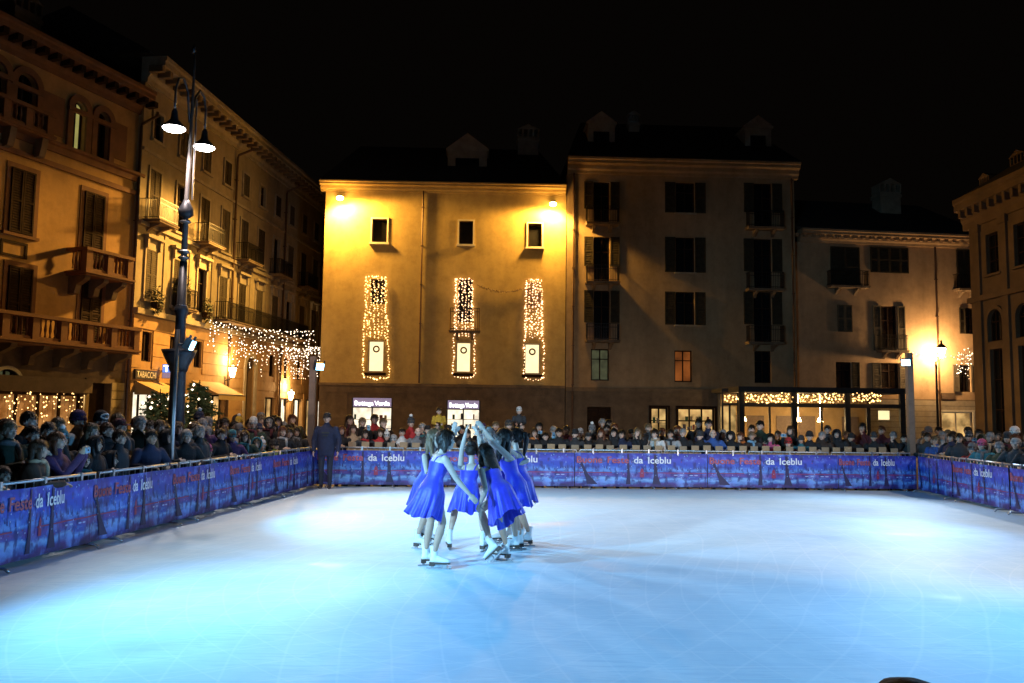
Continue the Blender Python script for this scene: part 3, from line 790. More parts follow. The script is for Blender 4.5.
for u in cols[:-1]:
    MB().box(u + 1.31 - 0.16, u + 1.31 + 0.16, -0.05, 0, gz + 0.14, 10.78).build('pilaster_strip', M['ochre_l2'], L2.root)
lite = {(2, 4), (2, 8), (1, 6)}
for r_, (row, hd) in enumerate(((att, 0), (f3, 0), (pno, 1))):
    for i, o in enumerate(row):
        window(L2, o, mull=1, trans=1, pane=None, frame=M['wood']); surround(L2, o, M['stone'], 0.14, 0.07, head=hd)
        if i < 12 and (i * 7 + r_ * 3) % 5 != 0:
            um = (o[0] + o[1]) / 2; ms = M['shut_g'] if (i + r_) % 3 else M['shut']
            shutter(L2, o[0] + 0.02, um - 0.01, o[2], o[3], ms); shutter(L2, um + 0.01, o[1] - 0.02, o[2], o[3], ms)
for o in mez: window(L2, o, mull=1, trans=0)
for i, o in enumerate(sh2):
    window(L2, o, pane=E['shop'] if i in (0, 5, 6, 8) else E['shop_y'], mull=1, trans=0, bw=0.1, inset=0.3, name='shop_window')
window(L2, big, pane=M['wood'], mull=1, trans=1, inset=0.5, name='portal'); arch_surround(L2, big, M['stone'], 0.3, 0.12)
for u0, u1 in ((-0.9, 0.9), (4.2, 6.2), (9.4, 11.6), (14.6, 16.9), (20.0, 22.2), (25.4, 27.6)):
    iron_balcony(L2, u0, u1, 11.12, 1.0, 0.85, M['stone_d'])
iron_balcony(L2, 7.0, 20.5, 7.2, 1.0, 0.8, M['stone_d'], corbels=7)
iron_balcony(L2, 2.0, 3.3, 7.2, 1.0, 0.85, M['stone_d'])
for u in (8.9, 17.0, 24.8): downpipe(L2, u, 0.2, ZT - 0.6, 0.13, neck=(0.15, 0.9), r=0.07)
cornice(L2, ua, ub, ZT - 0.02, ZC, 0.95, M['stone'], mods=0.75, modm=M['stone_d'], ret0=0.0)
roof(L2, ua, ub, ZC, 10, 3.2)
# potted trailing plants on sills and balcony of the long palazzo
GL = mat('window_plant_leaves', (0.04, 0.055, 0.02), 0.7, 0.5, 9.0)
def leaf_mass(mb, c, rx, ry, rz_, n, s, rr):
    for _ in range(n):
        while True:
            p = Vector((rr.uniform(-1, 1), rr.uniform(-1, 1), rr.uniform(-1, 1)))
            if p.length < 1: break
        q = Vector((c[0] + p.x * rx, c[1] + p.y * ry, c[2] + p.z * rz_))
        a = Vector((rr.uniform(-1, 1), rr.uniform(-1, 1), rr.uniform(-1, 1))).normalized() * s; b = a.orthogonal().normalized() * s * 0.5
        mb.add((q - a, q + b, q + a, q - b), ((0, 1, 2, 3),))
for (u, z, nm, sx, sz) in ((0.15, 7.25, 'first', 0.35, 0.75), (2.65, 8.05, 'second', 0.62, 1.0), (5.4, 7.4, 'third', 0.4, 0.7)):
    t = tag(empty('window_plant', L2.wpt(u, -0.35, z - 0.1), L2.rz), '%s dark trailing plant on the long cream palazzo, from the left' % nm, 'plant', 'plants on the long palazzo')
    mb = MB(); leaf_mass(mb, (0, 0, 0.15), sx, 0.3, sz, 500 if sx > .5 else 260, 0.09, rnd); mb.build('foliage', GL, t)
    MB().box(-sx * 0.8, sx * 0.8, -0.15, 0.15, -0.25 if sx < .5 else -0.8, 0.05).build('planter', M['wood'], t)
# signs and awnings on the long palazzo
def awning(F, u0, u1, z, drop, proj, lab):
    t = tag(empty('awning', F.wpt(u0, 0, z), F.rz), lab, 'awning', 'yellow shop awnings on the long palazzo')
    W = u1 - u0
    MB().quad((0, -0.02, 0), (W, -0.02, 0), (W, -proj, -drop), (0, -proj, -drop)).quad((0, -proj, -drop), (W, -proj, -drop), (W, -proj - 0.01, -drop - 0.28), (0, -proj - 0.01, -drop - 0.28)).add(((0, -0.02, 0), (0, -proj, -drop), (0, -0.02, -drop)), ((0, 1, 2),)).add(((W, -0.02, 0), (W, -proj, -drop), (W, -0.02, -drop)), ((0, 1, 2),)).build('canvas', M['awning'], t)
    MB().tube([(0, -proj, -drop), (W, -proj, -drop)], 0.03, 6).tube([(0.05, -0.03, -drop), (0.05, -proj, -drop)], 0.02, 6).tube([(W - 0.05, -0.03, -drop), (W - 0.05, -proj, -drop)], 0.02, 6).build('frame', M['steel'], t)
    return t
awning(L2, -0.9, 1.6, 3.35, 0.65, 1.5, 'yellow awning below the tobacconist sign')
awning(L2, 4.6, 8.0, 3.6, 0.75, 1.6, 'lit yellow awning below the left wall lantern')
so = L2.rect(134.5, 370, 156, 379.5, 0.1); sw_ = so[1] - so[0]
t = tag(empty('shop_sign', L2.wpt(so[0], -0.10, so[2]), L2.rz), 'dark tobacconist sign with white capital letters above an awning', 'sign')
MB().box(0, sw_, -0.06, 0.09, 0, so[3] - so[2]).build('board', M['fascia'], t)
tm = text_mesh('lettering', 'TABACCHI', (so[3] - so[2]) * 0.9, M['white_flat'], sx=1.0, bold=0.006); wx = max(v.co.x for v in tm.vertices)
for v in tm.vertices: v.co.x *= (sw_ - 0.2) / wx
link('lettering', tm, t, loc=(0.1, -0.068, (so[3] - so[2]) * 0.2))['kind'] = 'stuff'
tp = L2.px(167, 378.5, 0.4)
t = tag(empty('projecting_sign', L2.wpt(tp[0], -0.15, tp[1]), L2.rz), 'small lit blue and white tobacco sign projecting above an awning', 'sign')
MB().box(-0.05, 0.05, -0.46, 0.0, 0, 0.72).box(-0.02, 0.02, 0.0, 0.148, 0.3, 0.36).build('casing', M['steel'], t)
MB().quad((-0.054, -0.44, 0.30), (-0.054, -0.02, 0.30), (-0.054, -0.02, 0.70), (-0.054, -0.44, 0.70)).build('blue_panel', E['sign_b'], t)
MB().quad((-0.054, -0.44, 0.02), (-0.054, -0.02, 0.02), (-0.054, -0.02, 0.29), (-0.054, -0.44, 0.29)).build('white_panel', E['sign_l'], t)
MB().add([(-0.058, y, z) for y, z in ((-0.38, 0.66), (-0.08, 0.66), (-0.08, 0.59), (-0.195, 0.59), (-0.195, 0.33), (-0.265, 0.33), (-0.265, 0.59), (-0.38, 0.59))], ((0, 1, 2, 3, 4, 5, 6, 7),)).build('letter', E['sign_w'], t)
# two glowing wall lanterns
LAN = []
for (x, y, nm) in ((232.5, 372, 'left'), (291, 395.5, 'right')):
    u, z = L2.px(x, y, 0.5)
    t = tag(empty('wall_lantern', L2.wpt(u, -0.5, z), L2.rz), '%s of the two glowing lanterns on the wall of the long palazzo' % nm, 'lantern', 'lanterns on the long palazzo')
    MB().tube([(0, 0.49, -0.5), (0, 0.2, -0.45), (0, 0.02, -0.36)], 0.03, 6).box(-0.08, 0.08, 0.44, 0.496, -0.75, -0.25).build('bracket', M['iron'], t)
    MB().lathe([(0.10, -0.3), (0.22, 0.22), (0.2, 0.25)], n=6).build('glass', E['lantern'], t)
    MB().lathe([(0.27, 0.24), (0.16, 0.36), (0.05, 0.42), (0.03, 0.55)], n=6).build('cap', M['iron'], t)
    LAN.append((t, 0))

# ================================================================ ice and boards
GLc = {}
LB0, LB1 = Vector((-6.48, 2.4, 0)), Vector((-4.86, 20.55, 0))       # left boards (near, far corner)
RB1, RB0 = Vector((10.52, 21.45, 0)), Vector((8.75, 2.4, 0))       # right boards
def ice_mat():
    m = bpy.data.materials.new('skated_ice'); m.use_nodes = True
    t = m.node_tree; N, L = t.nodes, t.links; p = N['Principled BSDF']
    tc = N.new('ShaderNodeTexCoord')
    n1 = N.new('ShaderNodeTexNoise'); n1.inputs['Scale'].default_value = 0.9; n1.inputs['Detail'].default_value = 7; n1.inputs['Roughness'].default_value = 0.7
    L.new(tc.outputs['Object'], n1.inputs['Vector'])
    r1 = N.new('ShaderNodeValToRGB')
    r1.color_ramp.elements[0].position = 0.30; r1.color_ramp.elements[0].color = (0.56, 0.72, 0.80, 1)
    r1.color_ramp.elements[1].position = 0.62; r1.color_ramp.elements[1].color = (0.70, 0.83, 0.88, 1)
    L.new(n1.outputs[0], r1.inputs[0])
    # thin blade scratches in two directions
    cols = []
    for ang, sc in ((0.5, 1.0), (-0.9, 1.3)):
        mp = N.new('ShaderNodeMapping'); mp.inputs['Rotation'].default_value = (0, 0, ang); mp.inputs['Scale'].default_value = (1.1 * sc, 15 * sc, 1)
        n2 = N.new('ShaderNodeTexNoise'); n2.inputs['Scale'].default_value = 1.4; n2.inputs['Detail'].default_value = 5; n2.inputs['Distortion'].default_value = 0.8
        L.new(tc.outputs['Object'], mp.inputs[0]); L.new(mp.outputs[0], n2.inputs['Vector'])
        rr_ = N.new('ShaderNodeValToRGB')
        rr_.color_ramp.elements[0].position = 0.57; rr_.color_ramp.elements[1].position = 0.62
        L.new(n2.outputs[0], rr_.inputs[0]); cols.append(rr_.outputs[0])
    ad = N.new('ShaderNodeMixRGB'); ad.blend_type = 'LIGHTEN'; ad.inputs[0].default_value = 1; L.new(cols[0], ad.inputs[1]); L.new(cols[1], ad.inputs[2])
    mx = N.new('ShaderNodeMixRGB'); L.new(ad.outputs[0], mx.inputs[0]); L.new(r1.outputs[0], mx.inputs[1])
    mx.inputs[2].default_value = (0.60, 0.745, 0.82, 1)
    # curved blade cuts with a little snow in them
    prev = mx.outputs[0]
    for cx_, cy_, sc_, ds in ((3.0, -6.0, 0.75, 3.2), (-8.0, 14.0, 0.62, 4.0), (2.0, 10.0, 0.9, 3.0), (9.0, 8.0, 0.8, 3.5)):
        mp = N.new('ShaderNodeMapping'); mp.inputs['Location'].default_value = (-cx_, -cy_, 0); L.new(tc.outputs['Object'], mp.inputs[0])
        wv = N.new('ShaderNodeTexWave'); wv.wave_type = 'RINGS'; wv.rings_direction = 'Z'; wv.inputs['Scale'].default_value = sc_; wv.inputs['Distortion'].default_value = ds; wv.inputs['Detail'].default_value = 1.5; wv.inputs['Detail Scale'].default_value = 0.35
        L.new(mp.outputs[0], wv.inputs['Vector']); rw = N.new('ShaderNodeValToRGB'); rw.color_ramp.elements[0].position = 0.988; rw.color_ramp.elements[1].position = 1.0; rw.color_ramp.elements[0].color = (0, 0, 0, 1); rw.color_ramp.elements[1].color = (0.24, 0.24, 0.24, 1)
        L.new(wv.outputs[0], rw.inputs[0]); m3 = N.new('ShaderNodeMixRGB'); L.new(rw.outputs[0], m3.inputs[0]); L.new(prev, m3.inputs[1]); m3.inputs[2].default_value = (0.88, 0.93, 0.95, 1); prev = m3.outputs[0]
    # wet patches
    n3 = N.new('ShaderNodeTexNoise'); n3.inputs['Scale'].default_value = 0.55; n3.inputs['Detail'].default_value = 3
    L.new(tc.outputs['Object'], n3.inputs['Vector'])
    r3 = N.new('ShaderNodeValToRGB'); r3.color_ramp.elements[0].position = 0.60; r3.color_ramp.elements[1].position = 0.72
    L.new(n3.outputs[0], r3.inputs[0])
    mr = N.new('ShaderNodeMapRange'); mr.inputs['To Min'].default_value = 0.6; mr.inputs['To Max'].default_value = 0.25
    L.new(r3.outputs[0], mr.inputs[0]); L.new(mr.outputs[0], p.inputs['Roughness'])
    mx2 = N.new('ShaderNodeMixRGB'); mx2.inputs[2].default_value = (0.42, 0.58, 0.66, 1)
    ml = N.new('ShaderNodeMath'); ml.operation = 'MULTIPLY'; ml.inputs[1].default_value = 0.5; L.new(r3.outputs[0], ml.inputs[0])
    L.new(ml.outputs[0], mx2.inputs[0]); L.new(prev, mx2.inputs[1]); L.new(mx2.outputs[0], p.inputs['Base Color'])
    b = N.new('ShaderNodeBump'); b.inputs['Strength'].default_value = 0.15; b.inputs['Distance'].default_value = 0.01
    L.new(ad.outputs[0], b.inputs['Height']); L.new(b.outputs[0], p.inputs['Normal'])
    p.inputs['Specular IOR Level'].default_value = 0.06
    return m
e = 0.25
pts = [LB0 + Vector((-e, 0, 0)), RB0 + Vector((e, 0, 0)), RB1 + Vector((e, e, 0)), LB1 + Vector((-e, e, 0))]
mb = MB(); bot = [(p.x, p.y, GZ + 0.004) for p in pts]; top = [(p.x, p.y, 0) for p in pts]
mb.add(bot + top, ((4, 5, 6, 7), (0, 1, 5, 4), (1, 2, 6, 5), (2, 3, 7, 6), (3, 0, 4, 7)))
tag(mb.build('ice_rink', ice_mat()), kind='structure')

# ---------------------------------------------------------------- printed banner
def banner_mat():
    m = bpy.data.materials.new('banner_print'); m.use_nodes = True
    t = m.node_tree; N, L = t.nodes, t.links; p = N['Principled BSDF']
    p.inputs['Roughness'].default_value = 0.55
    tc = N.new('ShaderNodeTexCoord')
    def noise(scl, sx, sz, det=4):
        mp = N.new('ShaderNodeMapping'); mp.inputs['Scale'].default_value = (sx, 1, sz); L.new(tc.outputs['Object'], mp.inputs[0])
        n_ = N.new('ShaderNodeTexNoise'); n_.inputs['Scale'].default_value = scl; n_.inputs['Detail'].default_value = det; L.new(mp.outputs[0], n_.inputs['Vector']); return n_.outputs[0]
    sp = N.new('ShaderNodeSeparateXYZ'); L.new(tc.outputs['Object'], sp.inputs[0])
    def math_(op, a_, b_):
        m_ = N.new('ShaderNodeMath'); m_.operation = op
        for i, v in enumerate((a_, b_)):
            if isinstance(v, (int, float)): m_.inputs[i].default_value = v
            else: L.new(v, m_.inputs[i])
        return m_.outputs[0]
    h = math_('ADD', math_('MULTIPLY', sp.outputs[2], 1 / 0.84), math_('MULTIPLY', math_('SUBTRACT', noise(2.2, 1.0, 3.0), 0.5), 0.34))
    r1 = N.new('ShaderNodeValToRGB'); cr = r1.color_ramp; cr.elements[0].position = 0.0; cr.elements[0].color = (0.03, 0.02, 0.10, 1); cr.elements[1].position = 1.0; cr.elements[1].color = (0.02, 0.03, 0.30, 1)
    for ps, c in ((0.08, (0.08, 0.04, 0.24)), (0.15, (0.10, 0.22, 0.55)), (0.21, (0.25, 0.45, 0.75)), (0.27, (0.05, 0.08, 0.38)), (0.36, (0.16, 0.06, 0.30)), (0.43, (0.04, 0.07, 0.36)), (0.50, (0.14, 0.30, 0.66)), (0.57, (0.05, 0.12, 0.50)), (0.68, (0.03, 0.07, 0.46)), (0.82, (0.08, 0.07, 0.46))):
        e_ = cr.elements.new(ps); e_.color = (*c, 1)
    L.new(h, r1.inputs[0])
    # soft pale glows and dark thickets
    g_ = N.new('ShaderNodeValToRGB'); g_.color_ramp.elements[0].position = 0.50; g_.color_ramp.elements[1].position = 0.72; g_.color_ramp.elements[0].color = (0, 0, 0, 1); g_.color_ramp.elements[1].color = (0.7, 0.7, 0.7, 1)
    L.new(noise(3.1, 1.0, 1.3, 3), g_.inputs[0])
    mx = N.new('ShaderNodeMixRGB'); L.new(g_.outputs[0], mx.inputs[0]); L.new(r1.outputs[0], mx.inputs[1]); mx.inputs[2].default_value = (0.26, 0.42, 0.90, 1)
    k_ = N.new('ShaderNodeValToRGB'); k_.color_ramp.elements[0].position = 0.50; k_.color_ramp.elements[1].position = 0.62; k_.color_ramp.elements[0].color = (0, 0, 0, 1); k_.color_ramp.elements[1].color = (0.8, 0.8, 0.8, 1)
    L.new(noise(3.6, 2.2, 1.5, 5), k_.inputs[0])
    mx2 = N.new('ShaderNodeMixRGB'); L.new(k_.outputs[0], mx2.inputs[0]); L.new(mx.outputs[0], mx2.inputs[1]); mx2.inputs[2].default_value = (0.018, 0.018, 0.15, 1)
    dk = N.new('ShaderNodeMixRGB'); dk.blend_type = 'MULTIPLY'; dk.inputs[0].default_value = 1; L.new(mx2.outputs[0], dk.inputs[1]); dk.inputs[2].default_value = (0.80, 0.92, 1.0, 1); L.new(dk.outputs[0], p.inputs['Base Color'])
    return m
BAN = banner_mat()
def flat(name, c, rough=0.55, var=0.2): return mat(name, c, rough, var, 6.0)
PR = [flat('print_dark', (0.018, 0.014, 0.075)), flat('print_red', (0.30, 0.03, 0.09)), flat('print_cyan', (0.16, 0.38, 0.72)), flat('print_snow', (0.42, 0.52, 0.80)), flat('print_violet', (0.16, 0.05, 0.30)), flat('print_navy', (0.02, 0.025, 0.22))]
REDT, WHT, DRK = flat('letter_red', (0.46, 0.09, 0.12)), flat('letter_white', (0.80, 0.82, 0.88), var=0.05), flat('letter_shadow', (0.06, 0.03, 0.2))
BW, BH = 3.42, 0.84
def wave(x, z):
    return 0.018 * math.sin(x * 2.9 + 0.5) * (0.3 + z) + 0.010 * math.sin(x * 7.3 + z * 3) 
def banner_meshes():
    mb = MB(); nx, nz = 36, 8
    for i in range(nx):
        for j in range(nz):
            x0, x1, z0, z1 = BW * i / nx, BW * (i + 1) / nx, BH * j / nz, BH * (j + 1) / nz
            mb.quad(*[(x, wave(x, z), z) for x, z in ((x0, z0), (x1, z0), (x1, z1), (x0, z1))])
    bm_ = bmesh.new(); me = mb.mesh('banner', BAN, True); bm_.from_mesh(me); bmesh.ops.remove_doubles(bm_, verts=bm_.verts, dist=1e-4); bmesh.ops.recalc_face_normals(bm_, faces=bm_.faces); bm_.to_mesh(me); bm_.free()
    a = MB(); rr = random.Random(3)
    def poly(pts, mi, off):
        a.add([(x, wave(x, z) - off, z) for x, z in pts], (tuple(range(len(pts))),), mi)
    def ell(cx, cz, rx, rz_, mi, off, n=14): poly([(cx + rx * math.cos(2 * math.pi * k / n), cz + rz_ * math.sin(2 * math.pi * k / n)) for k in range(n)], mi, off)
    # red bridge rail with violet shade below
    for x0, x1 in ((0.0, 0.95), (1.62, 2.0), (2.1, 3.4)):
        for i in range(6):
            xa, xb = x0 + (x1 - x0) * i / 6, x0 + (x1 - x0) * (i + 1) / 6
            poly([(xa, 0.342), (xb, 0.342), (xb, 0.360), (xa, 0.360)], 1, 0.008)
    for _ in range(22):
        x = rr.uniform(0.05, BW - 0.12); z = rr.uniform(0.40, 0.46); h = rr.uniform(0.05, 0.11)
        poly([(x - 0.016, z), (x + 0.016, z), (x, z + h)], 5, 0.0075)
    # leaning dark trunks
    for spine_ in ([(0.10, .76, .02), (0.20, .50, .03), (0.28, .32, .05), (0.36, .20, .08), (0.44, .06, .14)], [(1.36, .82, .025), (1.36, .5, .03), (1.37, .3, .035), (1.36, .06, .06)], [(2.06, .80, .035), (2.07, .5, .04), (2.08, .28, .05), (2.10, .06, .11)]):
        for (xa, za, wa), (xb, zb, wb) in zip(spine_[:-1], spine_[1:]): poly([(xa - wa, za), (xa + wa, za), (xb + wb, zb), (xb - wb, zb)], 0, 0.011)
    for xa, za, xb, zb in ((0.22, .46, .05, .60), (1.37, .5, 1.52, .62), (2.07, .5, 1.93, .64), (2.08, .4, 2.22, .55)): poly([(xa, za), (xb, zb), (xb + .012, zb + .01), (xa + .03, za + .02)], 0, 0.0115)
    # small red figure and lights
    poly([(1.66, 0.24), (1.78, 0.24), (1.76, 0.42), (1.72, 0.47), (1.68, 0.42)], 1, 0.009)
    for _ in range(90): ell(rr.uniform(0.05, BW - 0.05), rr.uniform(0.2, 0.8), 0.012, 0.012, rr.choice((2, 3, 3, 1)), 0.013, 6)
    for x in (2.6, 2.75, 3.0, 3.12): ell(x, 0.295, 0.05, 0.012, 3, 0.010)
    art = a.mesh('artwork', PR)
    def wtext(body, size, x, z, m, off, sx):
        t_ = text_mesh('lettering', body, size, m, sx=sx, bold=0.004)
        for v in t_.vertices: v.co = (v.co.x + x, wave(v.co.x + x, v.co.z + z) - off, v.co.z + z)
        return t_
    return me, art, wtext('Buone', 0.235, 0.01, 0.585, DRK, 0.014, 1.15), wtext('Feste', 0.235, 0.80, 0.585, DRK, 0.014, 1.15), wtext('Buone', 0.225, 0.03, 0.595, REDT, 0.018, 1.15), wtext('Feste', 0.225, 0.82, 0.595, REDT, 0.018, 1.15), wtext('da', 0.235, 1.50, 0.59, WHT, 0.018, 1.12), wtext('Iceblu', 0.235, 1.86, 0.59, WHT, 0.018, 1.12)
BME = banner_meshes()
def put_banner(p0, p1, lab, z=0.06, text=True):
    d = (p1 - p0); ang = math.atan2(d.y, d.x)
    r_ = empty('banner', (p0.x, p0.y, z), ang)
    tag(r_, lab, 'banner', 'printed banners on the rink boards')
    o = link('cloth', BME[0], r_); sx = d.length / BW; r_.scale = (sx, 1, 1)
    link('artwork', BME[1], o)['kind'] = 'stuff'
    if text:
        for nm, m_ in zip(('letter_shadow', 'letter_shadow', 'red_lettering', 'red_lettering', 'white_lettering', 'white_lettering'), BME[2:]): link(nm, m_, o)
    return r_
ORD = ['first', 'second', 'third', 'fourth', 'fifth', 'sixth', 'seventh', 'eighth', 'ninth', 'tenth', 'eleventh', 'twelfth', 'thirteenth', 'fourteenth', 'fifteenth', 'sixteenth', 'seventeenth', 'eighteenth', 'nineteenth', 'twentieth']
ORD += ['twenty-' + x for x in ORD[:9]] + ['thirtieth'] + ['thirty-' + x for x in ORD[:9]] + ['fortieth'] + ['forty-' + x for x in ORD[:9]]

# steel crowd barriers with banners
def barrier_mesh(W):
    fr = MB(); h = 0.97
    fr.tube([(0.02, 0, 0.10), (0.02, 0, h), (W - 0.02, 0, h), (W - 0.02, 0, 0.10)], 0.022, 8); fr.tube([(0.02, 0, 0.12), (W - 0.02, 0, 0.12)], 0.018, 6)
    bars = MB()
    for k in range(1, 14): bars.tube([(W * k / 14, 0, 0.12), (W * k / 14, 0, h)], 0.008, 5)
    ft = MB().tube([(0, -0.26, 0.012), (0, -0.2, 0.05), (0, 0.2, 0.05), (0, 0.26, 0.012)], 0.018, 6).tube([(0, 0, 0.05), (0, 0, 0.12)], 0.018, 6)
    cl = MB().box(-0.018, 0.018, -0.035, 0.028, 0.86, 1.0)
    return fr.mesh('frame', M['steel'], True), bars.mesh('bar_grille', M['steel'], True), ft.mesh('foot', M['steel'], True), cl.mesh('clip', M['steel'])
def barrier_run(p0, p1, side, n):
    d = p1 - p0; ang = math.atan2(d.y, d.x); W = d.length / n; ms = barrier_mesh(W - 0.05)
    for k in range(n):
        q = p0 + d * (k / n)
        t = tag(empty('crowd_barrier', (q.x, q.y, 0), ang), '%s steel crowd barrier of the %s row, counted from the near end' % (ORD[k], side), 'barrier', 'steel crowd barriers round the rink')
        if side == 'far': t['label'] = '%s steel crowd barrier of the far row, counted from the left' % ORD[k]
        f = link('frame', ms[0], t); link('bar_grille', ms[1], t)
        for x in (0.25, W - 0.3): link('foot', ms[2], t, loc=(x, 0, 0))
        for x in (0.35, W * 0.5, W - 0.4): link('clip', ms[3], t, loc=(x, 0, 0))
barrier_run(LB0, LB1, 'left', 8)
barrier_run(LB1 + Vector((0.08, 0.12, 0)), RB1 + Vector((-0.1, 0.12, 0)), 'far', 7)
barrier_run(RB1, RB0, 'right', 8)
for k in range(8):
    t = [o for o in COL.objects if o.name.startswith('crowd_barrier') and 'right row' in o.get('label', '')][k]
    t['label'] = '%s steel crowd barrier of the right row, counted from the far corner' % ORD[k]
# banners: along the left boards, the print reads away from the camera
dL = (LB1 - LB0).normalized(); nL = Vector((dL.y, -dL.x, 0))
bl = [2.45 + 0.25] + [4.85 + 2.15 * i for i in range(8)] + [20.72]      # depths of the seams
for k, (ya, yb) in enumerate(reversed(list(zip(bl[:-1], bl[1:])))):
    f0, f1 = (ya - LB0.y) / (LB1.y - LB0.y), (yb - LB0.y) / (LB1.y - LB0.y)
    put_banner(LB0.lerp(LB1, f0) + nL * 0.06, LB0.lerp(LB1, f1) + nL * 0.06 - dL * 0.02, '%s blue printed banner on the left boards, counted from the far corner' % ORD[k], text=yb - ya > 1.2)
dF = (RB1 - LB1).normalized(); nF = Vector((dF.y, -dF.x, 0))
# far side: the period of the print measured at the two red capitals at x=575 and x=708
s0 = (at(575, 470, 21.0).x - LB1.x) / dF.x; lenF = (RB1 - LB1).length
per = 3.40; starts = [s0 + per * i for i in range(-4, 5)]
k = 0
for s in starts:
    if s + per < 0.5 or s > lenF - 0.9: continue
    a, b = max(-0.05, s), min(lenF - 0.05, s + per - 0.02); k += 1; tx = b - a > 1.6
    put_banner(LB1 + dF * a + nF * 0.05 + Vector((0, 0.12, 0)), LB1 + dF * b + nF * 0.05 + Vector((0, 0.12, 0)), '%s blue printed banner on the far boards, counted from the left' % ORD[k - 1], text=tx)
dR = (RB0 - RB1).normalized(); nR = Vector((dR.y, -dR.x, 0)); lenR = (RB0 - RB1).length
br = [0.05, 2.1] + [2.1 + 2.62 * i for i in range(1, 7)]
for k, (sa, sb_) in enumerate(zip(br[:-1], br[1:])):
    put_banner(RB1 + dR * sa + nR * 0.06, RB1 + dR * (sb_ - 0.02) + nR * 0.06, '%s blue printed banner on the right boards, counted from the far corner' % ORD[k], text=k > 0)

# wooden picket fence behind the far boards
W = lenF - 1.0; t = tag(empty('picket_fence', LB1 + dF * 0.75 - nF * 0.42 + Vector((0, 0, GZ)), math.atan2(dF.y, dF.x)), 'low raw pine picket fence standing behind the far rink boards', 'fence')
MB().box(0, W, -0.035, 0.0, 1.02, 1.10).build('rail', M['fencewood'], t); MB().box(0, W, -0.035, 0.0, 0.35, 0.45).build('rail', M['fencewood'], t)
pm = MB().box(-0.095, 0.095, 0.002, 0.026, 0.02, 1.25).mesh('picket', M['fencewood']); n = int(W / 0.31)
pm2 = MB().box(-0.095, 0.095, 0.002, 0.026, 0.02, 1.235).mesh('picket', mat('grey_weathered_pine', (0.33, 0.24, 0.15), 0.8, 0.3, 5, 0.2, 40))
for i in range(n): link('picket', pm if i % 3 else pm2, t, loc=(0.15 + i * (W - 0.3) / (n - 1), 0, rnd.uniform(-0.012, 0.012)), rot=(0, rnd.uniform(-0.02, 0.02), 0))

# ================================================================ rink floodlights
FL = []
def flood(p, hz, target, lab, square, power, col, ang=96, blend=0.9, size=0.12):
    t = tag(empty('floodlight_pole', (p.x, p.y, GZ)), lab, 'floodlight', 'floodlight poles round the rink')
    H = hz - GZ
    if square:
        MB().box(-0.075, 0.075, -0.075, 0.075, 0, H + 0.26).build('post', M['postbrown'], t); MB().box(-0.2, 0.2, -0.2, 0.2, 0, 0.06).build('base_plate', M['darksteel'], t)
    else:
        MB().tube([(0, 0, 0), (0, 0, H + 0.25)], 0.035, 8).build('post', M['steel'], t, smooth=True); MB().lathe([(0.2, 0), (0.2, 0.03), (0.06, 0.08)], n=10).build('base_plate', M['darksteel'], t)
    d = (Vector(target) - Vector((p.x, p.y, hz))).normalized()
    q = d.to_track_quat('-Y', 'Z').to_matrix().to_4x4()
    off = Vector((d.x, d.y, 0)).normalized() * (0.26 if square else 0.2)
    loc = Vector((0, 0, H)) + off
    hd = MB().box(-0.12, 0.12, -0.05, 0.06, -0.095, 0.095, M=q).box(-0.145, -0.13, -0.02, 0.02, -0.05, 0.16, M=q).box(0.13, 0.145, -0.02, 0.02, -0.05, 0.16, M=q).build('housing', M['darksteel'], t, loc=loc)
    MB().box(-0.105, 0.105, -0.062, -0.052, -0.08, 0.08, M=q).build('lens', E['flood'], t, loc=loc)
    MB().tube([(0, 0, H), tuple(Vector((0, 0, H)) + off * 0.85)], 0.02, 6).build('arm', M['darksteel'], t)
    l = lamp('flood_lamp', 'SPOT', (0, 0, 0), col, power, size, None, R(ang), blend)
    wl = Vector((p.x, p.y, GZ)) + loc + d * 0.09
    l.parent = t; l.location = loc + d * 0.09; l.rotation_euler = (Vector(target) - wl).to_track_quat('-Z', 'Y').to_euler()
    FL.append(l)
CYAN, ICEW, LILAC = (0.15, 0.52, 1.0), (0.50, 0.72, 1.0), (0.26, 0.52, 1.0)
def on_left(d): return LB0 + (LB1 - LB0) * ((d - LB0.y) / (LB1.y - LB0.y))
def on_right(d): return RB0 + (RB1 - RB0) * ((d - RB0.y) / (RB1.y - RB0.y))
pl = Vector((at(310, 450, 20.9).x, 20.95, 0))
flood(pl, 2.98, (3.0, 13.0, 0), 'brown square floodlight post at the far left corner beside the guard', True, 2100, ICEW)
pr = Vector((at(912.5, 450, 21.9).x, 21.95, 0))
flood(pr, 3.35, (3.2, 13.0, 0), 'brown square floodlight post at the far right corner by the wall lantern', True, 1900, ICEW)
pm_ = Vector((at(172.5, 440, 13.9).x, 13.9, 0))
flood(pm_, 2.95, (1.5, 14.6, 0), 'thin steel floodlight pole in front of the ornate street lamp', False, 2300, (0.20, 0.60, 1.0))
flood(on_left(6.4) + Vector((-0.35, 0, 0)), 2.95, (2.0, 8.4, 0), 'thin steel floodlight pole on the left boards beside the camera', False, 3000, CYAN)
flood(on_right(14.2) + Vector((0.35, 0, 0)), 3.0, (1.5, 13.5, 0), 'thin steel floodlight pole halfway along the right boards', False, 1150, LILAC)
flood(on_right(6.8) + Vector((0.35, 0, 0)), 3.0, (0.0, 6.6, 0), 'thin steel floodlight pole on the right boards beside the camera', False, 3300, CYAN)
flood(Vector((-6.9, 2.0, 0)), 3.2, (2.0, 19.0, 1.0), 'brown square floodlight post at the near left corner of the rink', True, 8200, (0.34, 0.70, 1.0), ang=50)  # added out of view to brighten skaters, banners and far crowd
